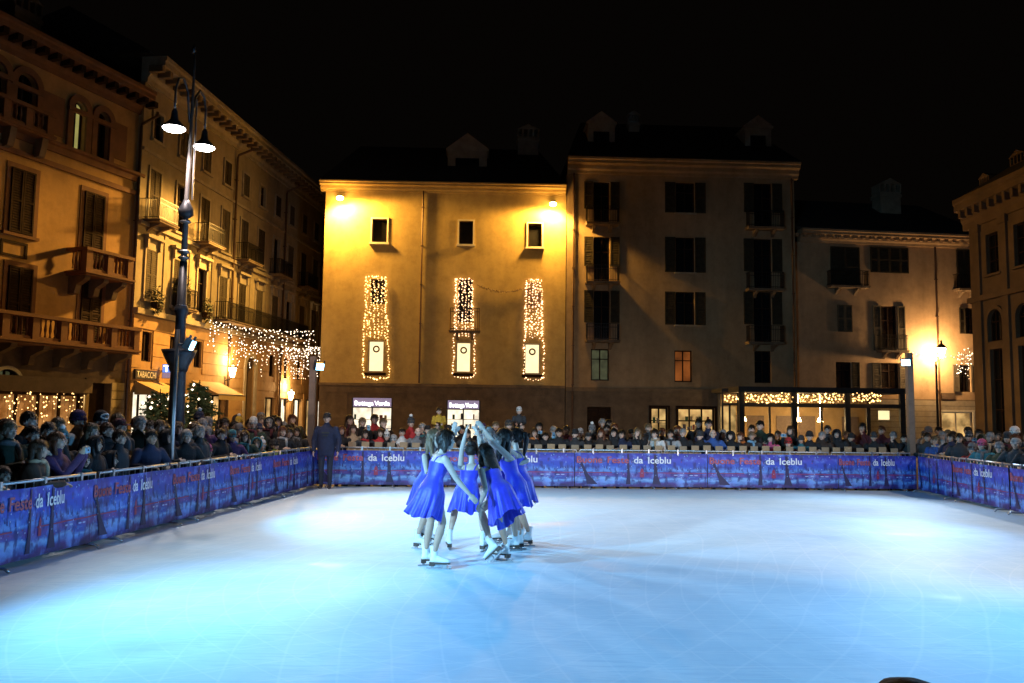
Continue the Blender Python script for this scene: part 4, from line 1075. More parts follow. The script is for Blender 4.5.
flood(Vector((9.3, 2.0, 0)), 3.2, (2.0, 21.0, 1.3), 'brown square floodlight post at the near right corner of the rink', True, 7000, (0.92, 0.86, 0.86), ang=50)  # added out of view, throws warm light on the far crowd

# ================================================================ ornate street lamp behind the left boards
sl = at(175.5, 430, 17.0); t = tag(empty('street_lamp', (sl.x, sl.y, GZ)), 'tall ornate cast iron street lamp with two lit hanging shades', 'street lamp')
z_ = lambda y, dp=17.0: at(183, y, dp).z - GZ
prof = [(0.30, 0), (0.30, 0.25), (0.22, 0.35), (0.17, 0.6), (0.15, z_(362)), (0.19, z_(360)), (0.20, z_(356)), (0.12, z_(352)), (0.105, z_(330)), (0.10, z_(316)), (0.14, z_(312)), (0.14, z_(308)), (0.095, z_(304)), (0.08, z_(262))]
MB().lathe(prof, n=14).build('column', M['darksteel'], t, smooth=True)
for yy in (306, 258, 252, 222): MB().lathe([(0.085, z_(yy) - 0.03), (0.125, z_(yy)), (0.085, z_(yy) + 0.04)], n=12).build('collar', M['steel'], t, smooth=True)
MB().lathe([(0.075, z_(218)), (0.15, z_(215)), (0.16, z_(210)), (0.09, z_(204)), (0.06, z_(200))], n=12).build('collar', M['darksteel'], t, smooth=True)
MB().tube([(0, 0, z_(262)), (0, 0, z_(205)), (0.02, 0, z_(140)), (0.03, 0, z_(52))], [0.068, 0.052, 0.038, 0.02], 10).build('shaft', mat('grey_lamp_paint', (0.13, 0.12, 0.12), 0.55, 0.3, 7), t, smooth=True)
MB().tube([(0.13, -0.03, z_(200)), (0.13, -0.03, z_(100))], 0.02, 6).build('conduit', M['steel'], t)
MB().lathe([(0.35, z_(350)), (0.30, z_(356)), (0.20, z_(366)), (0.17, z_(372))], n=14).build('bracket_tray', M['darksteel'], t, smooth=True)
MB().lathe([(0.005, z_(44)), (0.03, z_(47)), (0.05, z_(50)), (0.03, z_(53))], n=8).build('finial', M['darksteel'], t, smooth=True)
LAMPS = []
for sgn in (-1, 1):
    dx, dy = 0.085 * sgn, 0.6 * sgn; hz = 5.6 + CAMZ - GZ + 0.10
    base = Vector((0, 0, z_(100))); top = Vector((dx, dy, 0))
    pts = [Vector((0.02 * sgn, 0, hz + 0.35)), Vector((dx * 0.25, dy * 0.25, hz + 0.95)), Vector((dx * 0.55, dy * 0.55, hz + 1.18)), Vector((dx * 0.85, dy * 0.85, hz + 1.1)), Vector((dx, dy, hz + 0.85)), Vector((dx, dy, hz + 0.38))]
    a = MB().tube(pts, 0.025, 7).build('arm', M['darksteel'], t, smooth=True)
    MB().lathe([(0.235, hz + 0.01), (0.225, hz + 0.04), (0.14, hz + 0.13), (0.08, hz + 0.19), (0.06, hz + 0.36), (0.03, hz + 0.42)], (dx, dy, 0), 16, caps=False).build('lamp_shade', M['darksteel'], t, smooth=True)
    MB().ball((dx, dy, hz + 0.01), 0.22, 14, 7, sc=(1, 1, 0.32)).build('lamp_glass', E['lamp'], t, smooth=True)
    l = lamp('street_bulb', 'SPOT', (0, 0, 0), (1.0, 0.78, 0.68), 560, 0.12, None, R(150), 0.6); l.parent = t; l.location = (dx, dy, hz - 0.16)
t2 = copy_tree(t); t2.location = (15.2, 15.5, GZ); t2['label'] = 'tall ornate cast iron street lamp beyond the right boards, outside the picture'  # unseen copy, added to warm the right-hand facades and crowd

# ================================================================ lantern post in front of the peach house
q = at(941.5, 352, 51.6); lp = at(936, 440, 51.6)
t = tag(empty('lantern_post', (lp.x + 0.15, lp.y, GZ)), 'iron post with a bright glowing lantern before the peach house', 'street lamp')
zl = q.z - GZ; xo = q.x - lp.x - 0.15
MB().lathe([(0.16, 0), (0.16, 0.5), (0.08, 0.7), (0.06, zl - 0.9), (0.05, zl - 0.62)], n=10).build('column', M['iron'], t, smooth=True)
MB().tube([(0, 0, zl - 0.65), (xo * 0.4, 0, zl - 0.52), (xo, 0, zl - 0.36)], 0.03, 6).build('arm', M['iron'], t)
MB().lathe([(0.12, zl - 0.36), (0.29, zl + 0.22), (0.28, zl + 0.25)], (xo, 0, 0), 6).build('glass', E['lantern'], t)
MB().lathe([(0.38, zl + 0.24), (0.22, zl + 0.42), (0.10, zl + 0.52), (0.06, zl + 0.56), (0.07, zl + 0.66), (0.01, zl + 0.78)], (xo, 0, 0), 6).build('cap', M['iron'], t)
l = lamp('lantern_bulb', 'POINT', (0, 0, 0), (1.0, 0.60, 0.26), 1500, 0.25); l.parent = t; l.location = (xo, 0.42, zl - 0.05)
# light of the wall lamps
for i, (t, p) in enumerate(SOD):
    l = lamp('sodium_bulb', 'SPOT', (0, 0, 0), (1.0, 0.53, 0.10), (8200, 8000)[i], 0.35, None, R(166), 0.3)
    l.parent = t; l.location = (0, (-0.30, -0.10)[i], -0.16); l.rotation_euler = (R(-4), (R(-18), R(10))[i], 0)
    l = lamp('sodium_glow', 'POINT', (0, 0, 0), (1.0, 0.50, 0.10), (260, 150)[i], 0.2); l.parent = t; l.location = (0, -0.25, -0.14)
# the left fixture also throws a beam down across the street onto the palazzi
t = SOD[0][0]; l = lamp('sodium_beam', 'SPOT', (0, 0, 0), (1.0, 0.50, 0.10), 30000, 0.4, None, R(52), 0.6); l.parent = t; l.location = (-0.12, -0.32, -0.12)
l.rotation_euler = (Vector((-19.2, 36.6, 5.2)) - (t.location + Vector((0, -0.3, -0.1)))).to_track_quat('-Z', 'Y').to_euler(); l.rotation_euler.z -= A.rz
for t, p in LAN:
    l = lamp('lantern_bulb', 'POINT', (0, 0, 0), (1.0, 0.62, 0.25), 520, 0.2)
    l.parent = t; l.location = (0, 0.02, 0.70)

# ================================================================ cafe veranda
VD = 45.0
vf = lambda x, y, d=VD: at(x, y, d)
x0, x1 = vf(740, 420).x, vf(905, 420).x
t = tag(empty('cafe_veranda', (x0, VD, GZ)), 'dark framed glass cafe veranda with garlands glowing under its roof', 'veranda')
Wv = x1 - x0; zr = vf(822, 393).z - GZ; zr2 = vf(822, 387.5).z - GZ; zb = vf(822, 403.5).z - GZ; Dp = 4.6
MB().box(-0.1, Wv + 0.1, -0.15, Dp, zr, zr2).build('roof', M['fascia'], t)
MB().box(0, Wv, 0, 0.14, zb - 0.22, zb).build('beam', M['fascia'], t)
MB().box(0, Wv, 0.0, 0.12, 0.02, 0.5).build('plinth', M['fascia'], t)
for px_ in (742, 794.5, 848, 903):
    x = vf(px_, 420).x - x0; MB().box(x - 0.14, x + 0.14, -0.03, 0.15, 0, zr - 0.002).build('post', M['fascia'], t)
for px_ in (770, 822, 868):
    x = vf(px_, 420).x - x0; MB().box(x - 0.05, x + 0.05, 0.01, 0.1, 0.5, zb - 0.22).build('mullion', M['fascia'], t)
pp = [742, 794.5, 848, 903]
for a, b in zip(pp[:-1], pp[1:]):
    xa, xb = vf(a, 420).x - x0 + 0.14, vf(b, 420).x - x0 - 0.14
    MB().quad((xa, 0.06, 0.5), (xb, 0.06, 0.5), (xb, 0.06, zb - 0.22), (xa, 0.06, zb - 0.22)).build('pane', M['clear'], t)
for sx in (0.0, Wv):
    MB().quad((sx, 0.2, 0.5), (sx, Dp - 0.1, 0.5), (sx, Dp - 0.1, zb), (sx, 0.2, zb)).build('pane', M['clear'], t)
    MB().box(sx - 0.05, sx + 0.05, Dp - 0.2, Dp - 0.02, 0, zr - 0.002).build('post', M['fascia'], t)
INT = mat('cafe_inner_wall', (0.55, 0.36, 0.16), 0.8, 0.25, 1.5)
MB().box(0.1, Wv - 0.1, Dp - 0.1, Dp - 0.02, 0.01, zr - 0.002).build('inner_wall', INT, t)
for px_ in (754, 780, 812, 836, 884):
    x = vf(px_, 420).x - x0
    MB().box(x - 0.5, x + 0.5, Dp - 0.16, Dp - 0.102, 0.9, 2.1).build('wall_picture', M['postbrown'], t)
xs = vf(894, 415).x - x0
MB().box(xs - 0.3, xs + 0.3, 1.2, 1.25, 1.95, 2.45).build('screen', E['win_w'], t)
for px_ in (757, 815, 838):
    x = vf(px_, 420).x - x0
    MB().lathe([(0.10, 2.0), (0.17, 1.78)], (x, 2.6, 0), 10).tube([(x, 2.6, 2.0), (x, 2.6, zr)], 0.01, 5).build('pendant_lamp', E['lantern'], t)
    l = lamp('pendant_bulb', 'POINT', (0, 0, 0), (1.0, 0.6, 0.24), 75, 0.15); l.parent = t; l.location = (x, 2.6, 1.62)
# ground light pole for the smaller lit entrance left of the veranda
t2 = tag(empty('cafe_entrance', (vf(722, 420, 47).x, 47.0, GZ)), 'narrow lit cafe entrance left of the glass veranda', 'entrance')
We = vf(740, 420, 47).x - vf(722, 420, 47).x - 0.05
MB().box(0, We, 0, 2.4, zr + 0.05, zr + 0.25).box(0, 0.09, 0, 0.1, 0, zr + 0.05).box(We - 0.09, We, 0, 0.1, 0, zr + 0.05).box(0.4, 0.5, 0, 0.08, 0, zb).box(0.09, We - 0.09, 0, 0.09, zb - 0.15, zb).build('frame', M['fascia'], t2)
MB().quad((0.05, 0.5, 0.1), (We - 0.05, 0.5, 0.1), (We - 0.05, 0.5, zb - 0.2), (0.05, 0.5, zb - 0.2)).build('pane', E['shop_y'], t2)

# ================================================================ strings of fairy lights
def light_thing(name, label, base, strands, m, group=None, r=0.034, gap=0.14, rz=0.0, jit=0.05, wire=True):
    """strands: lists of points in world space, turned into wire and bulbs"""
    b = Vector(base); t = tag(empty(name, b), label, 'fairy lights', group); w_ = MB(); bb = MB()
    for s in strands:
        pts = [Vector(p) - b for p in s]
        if wire: w_.tube(pts, 0.006, 3, caps=False)
        acc = rnd.uniform(0, gap)
        for i in range(len(pts) - 1):
            d = (pts[i + 1] - pts[i]); L = d.length; x = acc
            while x < L:
                p = pts[i] + d * (x / L) + Vector((rnd.uniform(-jit, jit), rnd.uniform(-jit, jit) * 0.5, rnd.uniform(-jit, jit)))
                bb.octa(p, r * rnd.uniform(0.7, 1.25)); x += gap * rnd.uniform(0.7, 1.3)
            acc = x - L
    if wire: w_.build('cable', M['wire'], t)
    o = bb.build('bulb_string', m, t); o['kind'] = 'stuff'
    return t
# light curtains on the yellow house
for i, (xa, xb, ya, yb, mm) in enumerate(((363.5, 389, 277, 377, 'bulb_w'), (453, 475, 279, 376, 'bulb_p'), (523.5, 544, 280, 378, 'bulb_p'))):
    st = []; lo = lops[i]
    n = 8
    for k in range(n):
        x = xa + (xb - xa) * k / (n - 1)
        yend = yb if k in (0, n - 1) else 338
        u, zt = A.px(x if k not in (0, n - 1) else x + (3 if k == 0 else -3), ya); u2, ze = A.px(x, yend)
        m_ = 9; st.append([A.wpt(u + (u2 - u) * j / m_ + rnd.uniform(-0.05, 0.05), -0.14, zt + (ze - zt) * j / m_) for j in range(m_ + 1)])
    u0, z0 = A.px(xa, yb); u1, _ = A.px(xb, yb); st.append([A.wpt(u0, -0.33, z0), A.wpt((u0 + u1) / 2, -0.33, z0 - 0.15), A.wpt(u1, -0.33, z0)])
    u0, z0 = A.px(xa + 3, ya); u1, _ = A.px(xb - 3, ya); st.append([A.wpt(u0, -0.14, z0), A.wpt(u1, -0.14, z0)])
    light_thing('light_curtain', '%s curtain of fairy lights hanging over a window of the yellow house' % ('left', 'middle', 'right')[i], A.wpt((u0 + u1) / 2, -0.15, A.px(xa, 340)[1]), st, E[mm], 'light curtains on the yellow house', r=0.046, gap=0.15)
# dark garland between the middle and the right curtain
ga, gb = A.px(477, 285), A.px(523, 289); pts = []
for j in range(13):
    f_ = j / 12; pts.append(A.wpt(ga[0] + (gb[0] - ga[0]) * f_, -0.12, ga[1] + (gb[1] - ga[1]) * f_ - 0.55 * 4 * f_ * (1 - f_) * 0.55))
t = tag(empty('garland', pts[6]), 'thin unlit garland sagging between two light curtains on the yellow house', 'garland')
mb = MB().tube([p - pts[6] for p in pts], 0.02, 5)
for p in pts[1:-1]: leaf_mass(mb, p - pts[6], 0.18, 0.06, 0.07, 14, 0.06, rnd)
mb.build('garland_leaves', M['stone_d'], t)
# icicle lights over the left street, in two rows
def icicles(name, label, pa, pb, sag, n, dmin, dmax, m):
    st = []; N_ = 20; pa, pb = Vector(pa), Vector(pb)
    top = [pa.lerp(pb, j / N_) - Vector((0, 0, sag * 4 * (j / N_) * (1 - j / N_))) for j in range(N_ + 1)]
    st.append(top)
    for k in range(n):
        f_ = (k + 0.5) / n; p = pa.lerp(pb, f_) - Vector((0, 0, sag * 4 * f_ * (1 - f_)))
        L = dmin + (dmax - dmin) * (0.5 + 0.5 * math.sin(k * 1.9)) * rnd.uniform(0.6, 1.0)
        st.append([p + Vector((rnd.uniform(-0.05, 0.05), 0, 0)), p - Vector((rnd.uniform(-0.08, 0.08), 0, L))])
    return light_thing(name, label, pa, st, m, 'icicle lights over the left street', r=0.034, gap=0.20, jit=0.07)
icicles('icicle_lights', 'upper row of icicle fairy lights strung over the left street', at(208, 321, 44.5), at(316, 330, 49.0), 0.25, 26, 0.4, 2.3, E['bulb_c'])
icicles('icicle_lights', 'lower row of icicle fairy lights strung deeper in the left street', at(231, 342, 47.0), at(321, 348, 50.5), 0.15, 22, 0.4, 2.0, E['bulb_c'])
icicles('icicle_lights', 'short dense row of icicle fairy lights by the yellow house corner', at(284, 349, 55), at(321, 347, 57), 0.1, 16, 0.5, 2.2, E['bulb_c'])
st = []
for yy in (369, 378.5): st.append([at(286, yy, 56), at(306, yy, 56)])
st += [[at(288, 378, 56), at(296, 370, 56), at(304, 378, 56)], [at(292, 374, 56), at(300, 374, 56)]]
light_thing('light_figure', 'small framed light figure hanging in the left street under the icicles', at(296, 374, 56), st, E['bulb_p'], None, r=0.03, gap=0.13, jit=0.02)
# veranda garlands
for i, (a, b) in enumerate(zip(pp[:-1], pp[1:])):
    st = []
    for k in range(4):
        ya = 395 + k * 2.1; st.append([at(a + 3 + (b - a - 6) * j / 10, ya + rnd.uniform(-1.3, 1.3), 44.85) for j in range(11 if i < 2 else 7)])
    light_thing('light_garland', '%s of three glowing garlands under the veranda roof' % ('left', 'middle', 'right')[i], at((a + b) / 2, 399, 44.85), st, E['bulb_w'], 'veranda garlands', r=0.05, gap=0.15, jit=0.07)
st = [[at(723 + 16 * j / 6, 396 + k * 2.4 + rnd.uniform(-1, 1), 46.85) for j in range(7)] for k in range(3)]
light_thing('light_garland', 'short glowing garland over the cafe entrance', at(731, 399, 46.85), st, E['bulb_w'], None, r=0.05, gap=0.17)
# shop light curtain on the left palazzo
st = []
for k in range(24):
    x = 2 + 78 * k / 23; u, zt = L1.px(x, 392.5); u, ze = L1.px(x, 392.5 + rnd.uniform(12, 34)); st.append([L1.wpt(u, -0.1, zt), L1.wpt(u + rnd.uniform(-0.1, 0.1), -0.1, ze)])
light_thing('light_curtain', 'curtain of fairy lights in the shop window of the orange palazzo', L1.wpt(-4, -0.1, 3.2), st, E['bulb_w'], None, r=0.034, gap=0.24, jit=0.09)
# lights on the peach house beside the lantern
st = []
for k in range(9):
    x = 958 + 13 * k / 8; u, zt = C.px(x, 350 + rnd.uniform(-2, 4), 0.15); u, ze = C.px(x, 352 + rnd.uniform(8, 34), 0.15); st.append([C.wpt(u, -0.15, zt), C.wpt(u, -0.15, ze)])
a_, b_ = C.px(910, 352, 0.15), C.px(972, 350, 0.15); st.append([C.wpt(a_[0] + (b_[0] - a_[0]) * j / 6, -0.15, a_[1] - 0.3 * math.sin(math.pi * j / 6)) for j in range(7)])
light_thing('icicle_lights', 'sparse fairy lights on the peach house beside the lantern', C.wpt(*[a_[0], -0.15, a_[1]]), st, E['bulb_c'], None, r=0.035, gap=0.3, jit=0.08)

# ================================================================ lit fir trees behind the left crowd
NE = mat('fir_needles', (0.11, 0.16, 0.055), 0.7, 0.5, 6.0)
def fir(px_, ytop, d, lab, wd):
    p = at(px_, 400, d); H = at(px_, ytop, d).z - GZ; rr = random.Random(px_)
    t = tag(empty('fir_tree', (p.x, p.y, GZ)), lab, 'tree', 'fir trees with lights')
    MB().tube([(0, 0, 0), (0.02, 0, H * 0.5), (0, 0, H * 0.97)], [0.07, 0.05, 0.012], 8).build('trunk', M['wood'], t)
    nb = MB(); br = MB(); bl = MB()
    lev = 22
    for i in range(lev):
        z = H * (0.14 + 0.80 * i / lev); rad = wd * (1 - i / lev) ** 0.62 + 0.10
        for k in range(8):
            a = 2 * math.pi * (k + rr.random()) / 8; L = rad * rr.uniform(0.75, 1.1)
            e_ = Vector((math.cos(a) * L, math.sin(a) * L, z - 0.18 * L + rr.uniform(-0.12, 0.14))); s = Vector((0, 0, z + rr.uniform(-0.08, 0.08)))
            br.tube([s, e_], [0.012, 0.004], 4)
            for j in range(int(70 * L) + 24):
                f_ = rr.uniform(0.15, 1.02); q = s.lerp(e_, f_); d_ = (e_ - s).normalized()
                v = (d_ * 0.5 + Vector((rr.uniform(-1, 1), rr.uniform(-1, 1), rr.uniform(-0.7, 0.5)))).normalized() * rr.uniform(0.07, 0.13); b = v.orthogonal().normalized() * 0.022
                nb.add((q - b, q + b, q + v), ((0, 1, 2),))
            if rr.random() < 0.33: bl.octa(s.lerp(e_, rr.choice((1.0, 0.98, 0.7))), 0.042 * rr.uniform(0.8, 1.3))
    nb.build('needles', NE, t)['kind'] = 'stuff'; br.build('branches', M['wood'], t)['kind'] = 'stuff'; bl.build('bulb_string', E['bulb_c'], t)['kind'] = 'stuff'
fir(160, 386, 24.0, 'left of two fir trees dotted with white lights beside the street lamp', 1.25)
fir(199, 377, 25.5, 'right of two fir trees dotted with white lights beside the street lamp', 1.1)

# ================================================================ people: tools
Z = Vector((0, 0, 1))
class Body:
    """closed primitives joined into one continuous skin by a voxel remesh; every primitive carries a material index"""
    def __init__(s): s.mb = MB(); s.seg = []
    def loft(s, rings, mi, n=14):
        b = len(s.mb.v)
        for c, ax, ay in rings:
            c = Vector(c); ax = Vector(ax); ay = Vector(ay)
            for k in range(n):
                q = 2 * math.pi * k / n; s.mb.v.append(tuple(c + ax * math.cos(q) + ay * math.sin(q)))
        for i in range(len(rings) - 1):
            for k in range(n):
                k2 = (k + 1) % n; s.mb.f.append((b + i * n + k, b + i * n + k2, b + (i + 1) * n + k2, b + (i + 1) * n + k)); s.mb.m.append(0)
        s.mb.f.append(tuple(b + k for k in reversed(range(n)))); s.mb.m.append(0)
        e_ = b + (len(rings) - 1) * n; s.mb.f.append(tuple(e_ + k for k in range(n))); s.mb.m.append(0)
        for i in range(len(rings) - 1):
            r0 = (Vector(rings[i][1]).length + Vector(rings[i][2]).length) / 2; r1 = (Vector(rings[i + 1][1]).length + Vector(rings[i + 1][2]).length) / 2
            s.seg.append((Vector(rings[i][0]), Vector(rings[i + 1][0]), r0, r1, mi))
    def limb(s, pts, rad, mi, n=10):
        pts = [Vector(p) for p in pts]; P, Q = [], []
        d0 = (pts[0] - pts[1]).normalized(); d1 = (pts[-1] - pts[-2]).normalized()
        P += [pts[0] + d0 * rad[0] * 0.95, pts[0] + d0 * rad[0] * 0.6]; Q += [rad[0] * 0.3, rad[0] * 0.8]
        P += pts; Q += list(rad)
        P += [pts[-1] + d1 * rad[-1] * 0.6, pts[-1] + d1 * rad[-1] * 0.95]; Q += [rad[-1] * 0.8, rad[-1] * 0.3]
        s.mb.tube(P, Q, n)
        for i in range(len(pts) - 1): s.seg.append((pts[i], pts[i + 1], rad[i], rad[i + 1], mi))
    def ell(s, c, r, mi, rot=None, nu=12, nv=9):
        b = len(s.mb.v); s.mb.ball((0, 0, 0), 1.0, nu, nv)
        c = Vector(c)
        for i in range(b, len(s.mb.v)):
            p = Vector(s.mb.v[i]); p = Vector((p.x * r[0], p.y * r[1], p.z * r[2]))
            s.mb.v[i] = tuple(c + (rot @ p if rot is not None else p))
        m_ = sum(r) / 3; s.seg.append((c, c + Vector((0, 0, 1e-4)), m_, m_, mi))
    def mesh(s, name, mats, voxel=0.013, smooth=4):
        me = s.mb.mesh('tmp', mats[0])
        o = bpy.data.objects.new('tmp', me); COL.objects.link(o)
        r_ = o.modifiers.new('r', 'REMESH'); r_.mode = 'VOXEL'; r_.voxel_size = voxel
        sm = o.modifiers.new('s', 'SMOOTH'); sm.iterations = smooth; sm.factor = 0.5
        dg = bpy.context.evaluated_depsgraph_get(); dg.update()
        out = bpy.data.meshes.new_from_object(o.evaluated_get(dg)); bpy.data.objects.remove(o); bpy.data.meshes.remove(me)
        out.name = name; out.materials.clear()
        for m in mats: out.materials.append(m)
        nf = len(out.polygons); cc = np.empty(nf * 3); out.polygons.foreach_get('center', cc); cc = cc.reshape(-1, 3)
        best = np.full(nf, 1e9); idx = np.zeros(nf, dtype=np.int32)
        for a, b, r0, r1, mi in s.seg:
            a_, b_ = np.array(a), np.array(b); d = b_ - a_; L = max(1e-9, d @ d); t_ = np.clip((cc - a_) @ d / L, 0, 1)
            ds = np.linalg.norm(cc - (a_ + t_[:, None] * d), axis=1) - (r0 + (r1 - r0) * t_)
            w_ = ds < best; best[w_] = ds[w_]; idx[w_] = mi
        out.polygons.foreach_set('material_index', idx); out.polygons.foreach_set('use_smooth', [True] * nf); out.update()
        return out

def hand(B, wrist, d, nrm, mi, sc=1.0, curl=0.5, mirror=1):
    d = d.normalized(); nrm = (nrm - d * nrm.dot(d)).normalized(); sd = d.cross(nrm) * mirror
    rot = Matrix((sd, d, nrm)).transposed()
    B.limb([wrist, wrist + d * 0.03 * sc], [0.024 * sc, 0.024 * sc], mi, 8)
    B.ell(wrist + d * 0.06 * sc, (0.042 * sc, 0.05 * sc, 0.019 * sc), mi, rot)
    for k, (o_, L) in enumerate(((-0.030, 0.062), (-0.010, 0.075), (0.011, 0.070), (0.031, 0.054))):
        b = wrist + d * 0.098 * sc + sd * o_ * sc; m_ = b + (d * math.cos(curl * 0.5) + nrm * math.sin(curl * 0.5)) * L * 0.5 * sc
        e_ = m_ + (d * math.cos(curl * 1.5) + nrm * math.sin(curl * 1.5)) * L * 0.5 * sc
        B.limb([b, m_, e_], [0.0105 * sc, 0.010 * sc, 0.0085 * sc], mi, 6)
    b = wrist + d * 0.035 * sc - sd * 0.034 * sc; m_ = b + (d * 0.55 - sd * 0.75 + nrm * 0.3).normalized() * 0.04 * sc
    B.limb([b, m_, m_ + (d * 0.9 - sd * 0.2 + nrm * 0.4).normalized() * 0.032 * sc], [0.0125 * sc, 0.011 * sc, 0.009 * sc], mi, 6)

def head_parts(B, T, mi, sc=1.0):
    """T: 4x4 head frame, origin at the head centre, face towards -y"""
    r3 = T.to_3x3(); P = lambda x, y, z: T @ Vector((x * sc, y * sc, z * sc)); S = lambda *a: tuple(v * sc for v in a)
    B.ell(P(0, 0.012, 0.03), S(0.076, 0.094, 0.090), mi, r3, 16, 12); B.ell(P(0, -0.022, -0.045), S(0.057, 0.068, 0.068), mi, r3)
    B.ell(P(0, -0.062, -0.090), S(0.026, 0.026, 0.022), mi, r3)
    B.limb([P(0, -0.085, 0.012), P(0, -0.108, -0.025)], S(0.011, 0.016), mi, 8)
    B.limb([P(-0.035, -0.078, 0.022), P(0.035, -0.078, 0.022)], S(0.014, 0.014), mi, 8)
    for s in (-1, 1):
        B.ell(P(s * 0.078, 0.012, -0.012), S(0.013, 0.026, 0.034), mi, r3); B.ell(P(s * 0.04, -0.062, -0.028), S(0.024, 0.022, 0.022), mi, r3)
    B.ell(P(0, -0.082, -0.060), S(0.026, 0.016, 0.016), mi, r3)

def face_mesh():
    mb = MB()
    for s in (-1, 1):
        mb.ball((s * 0.033, -0.080, 0.000), 0.013, 8, 6, 0, (1.25, 0.7, 0.7)); mb.ball((s * 0.033, -0.0885, 0.000), 0.0062, 8, 5, 1, (1, 0.5, 1))
        mb.box(s * 0.033 - 0.02, s * 0.033 + 0.02, -0.097, -0.088, 0.021, 0.027, 1)
    mb.ball((0, -0.095, -0.060), 0.020, 8, 5, 2, (1.1, 0.35, 0.30))
    return mb.mesh('face', [mat('eye_white', (0.5, 0.48, 0.45), 0.4, 0.05), mat('dark_brow_and_iris', (0.02, 0.014, 0.01), 0.5, 0.1), mat('lips', (0.32, 0.11, 0.09), 0.5, 0.1)], True)
FACE = face_mesh()

def hair_mesh(style, seed=0):
    """in head frame: origin head centre, face towards -y"""
    rr = random.Random(seed); mb = MB(); nu, nv = 28, 16; vs = []
    low = {'short': -0.02, 'bob': -0.12, 'long': -0.12, 'bun': -0.04, 'tail': -0.04, 'bald': 0.0}[style]
    for j in range(nv + 1):
        ph = math.pi * (0.02 + 0.78 * j / nv)             # from the crown down
        for i in range(nu):
            az = 2 * math.pi * i / nu                     # 0 = back (+y)
            x, y, z = math.sin(ph) * math.sin(az), math.sin(ph) * math.cos(az), math.cos(ph)
            fr = max(0.0, -y)                             # how far to the front
            th = 1.13 + 0.02 * math.sin(az * 7 + j) + rr.uniform(-0.028, 0.028)
            if style in ('long', 'bob'): th += 0.06
            line = 0.062 if fr > 0.55 else (0.062 - (0.55 - fr) / 0.55 * (0.062 - low) if fr > 0 else low - 0.05 * (1 - fr))
            px_, py_, pz_ = x * 0.076 * th, y * 0.094 * th + 0.012, z * 0.096 * th + 0.03
            if fr <= 0.35 and style in ('long', 'bob') and pz_ < 0: px_ *= 1.0; 
            if pz_ < line:
                k = max(0.72, 1 - (line - pz_) * 14); px_ *= k; py_ = (py_ - 0.012) * k + 0.012; pz_ = max(pz_, line - 0.05)
            vs.append((px_, py_, pz_))
    b = len(mb.v); mb.v += vs
    for j in range(nv):
        for i in range(nu):
            i2 = (i + 1) % nu; mb.f.append((b + j * nu + i, b + j * nu + i2, b + (j + 1) * nu + i2, b + (j + 1) * nu + i)); mb.m.append(0)
    mb.f.append(tuple(b + i for i in range(nu))); mb.m.append(0)
    for _ in range(420):                                  # loose locks break up the outline
        p = Vector(vs[rr.randrange(nu, len(vs) - 3 * nu)]); o_ = Vector((p.x, p.y - 0.012, p.z - 0.03))
        if o_.length < 0.085: continue
        o_.normalize(); dn = Vector((rr.uniform(-.5, .5), rr.uniform(-.3, .6), -1.0)); dn = (dn - o_ * dn.dot(o_)).normalized(); sd = o_.cross(dn) * rr.uniform(0.006, 0.012)
        e_ = p + dn * rr.uniform(0.03, 0.06) + o_ * rr.uniform(0.0, 0.010); p2 = p + o_ * 0.004; mb.add((p2 - sd, p2 + sd, e_), ((0, 1, 2),))
    def curtain(zlow, wid, depth, y0, ends=0.5, n=12):
        rings = []
        for j in range(9):
            f_ = j / 8; z = 0.02 + (zlow - 0.02) * f_; wv = wid * (1 + 0.12 * math.sin(f_ * 3)) * (1 - ends * max(0, f_ - 0.6)); rings.append((z, wv, depth * (1 - 0.45 * f_), y0 + 0.015 * f_))
        bb = len(mb.v)
        for z, wv, dp, y_ in rings:
            for k in range(n):
                q = 2 * math.pi * k / n; mb.v.append((wv * math.cos(q) + rr.uniform(-.003, .003), y_ + dp * math.sin(q) + rr.uniform(-.003, .003), z))
        for j in range(8):
            for k in range(n):
                k2 = (k + 1) % n; mb.f.append((bb + j * n + k, bb + j * n + k2, bb + (j + 1) * n + k2, bb + (j + 1) * n + k)); mb.m.append(0)
        mb.f.append(tuple(bb + 8 * n + k for k in range(n))); mb.m.append(0)
    if style == 'bob': curtain(-0.13, 0.088, 0.06, 0.045)
    if style == 'long':
        curtain(-0.30, 0.094, 0.055, 0.055)
        for s in (-1, 1): mb.tube([(s * 0.078, 0.0, 0.03), (s * 0.090, -0.012, -0.06), (s * 0.085, -0.03, -0.16), (s * 0.075, -0.045, -0.27)], [0.022, 0.032, 0.03, 0.012], 8)
    if style == 'tail':
        mb.tube([(0, 0.095, 0.07), (0, 0.145, 0.06), (0, 0.165, -0.02), (0, 0.15, -0.14), (0.01, 0.13, -0.26)], [0.025, 0.035, 0.040, 0.032, 0.010], 9)
    if style == 'bun': mb.ball((0, 0.10, 0.10), 0.048, 12, 8)
    return mb.mesh('hair', HAIRM['dark'], True)
def hair_mat(n, c):
    m = mat(n, c, 0.45, 0.5, 18.0, 0.5, 60, streak=True, spec=0.4)
    return m
HAIRM = {'dark': hair_mat('dark_brown_hair', (0.018, 0.011, 0.007)), 'black': hair_mat('black_hair', (0.008, 0.007, 0.007)), 'brown': hair_mat('brown_hair', (0.06, 0.03, 0.015)), 'red': hair_mat('auburn_hair', (0.13, 0.04, 0.015)), 'blond': hair_mat('fair_hair', (0.19, 0.125, 0.07)), 'grey': hair_mat('grey_hair', (0.33, 0.32, 0.31))}
HAIR = {k: hair_mesh(k, i) for i, k in enumerate(('short', 'bob', 'long', 'bun', 'tail'))}

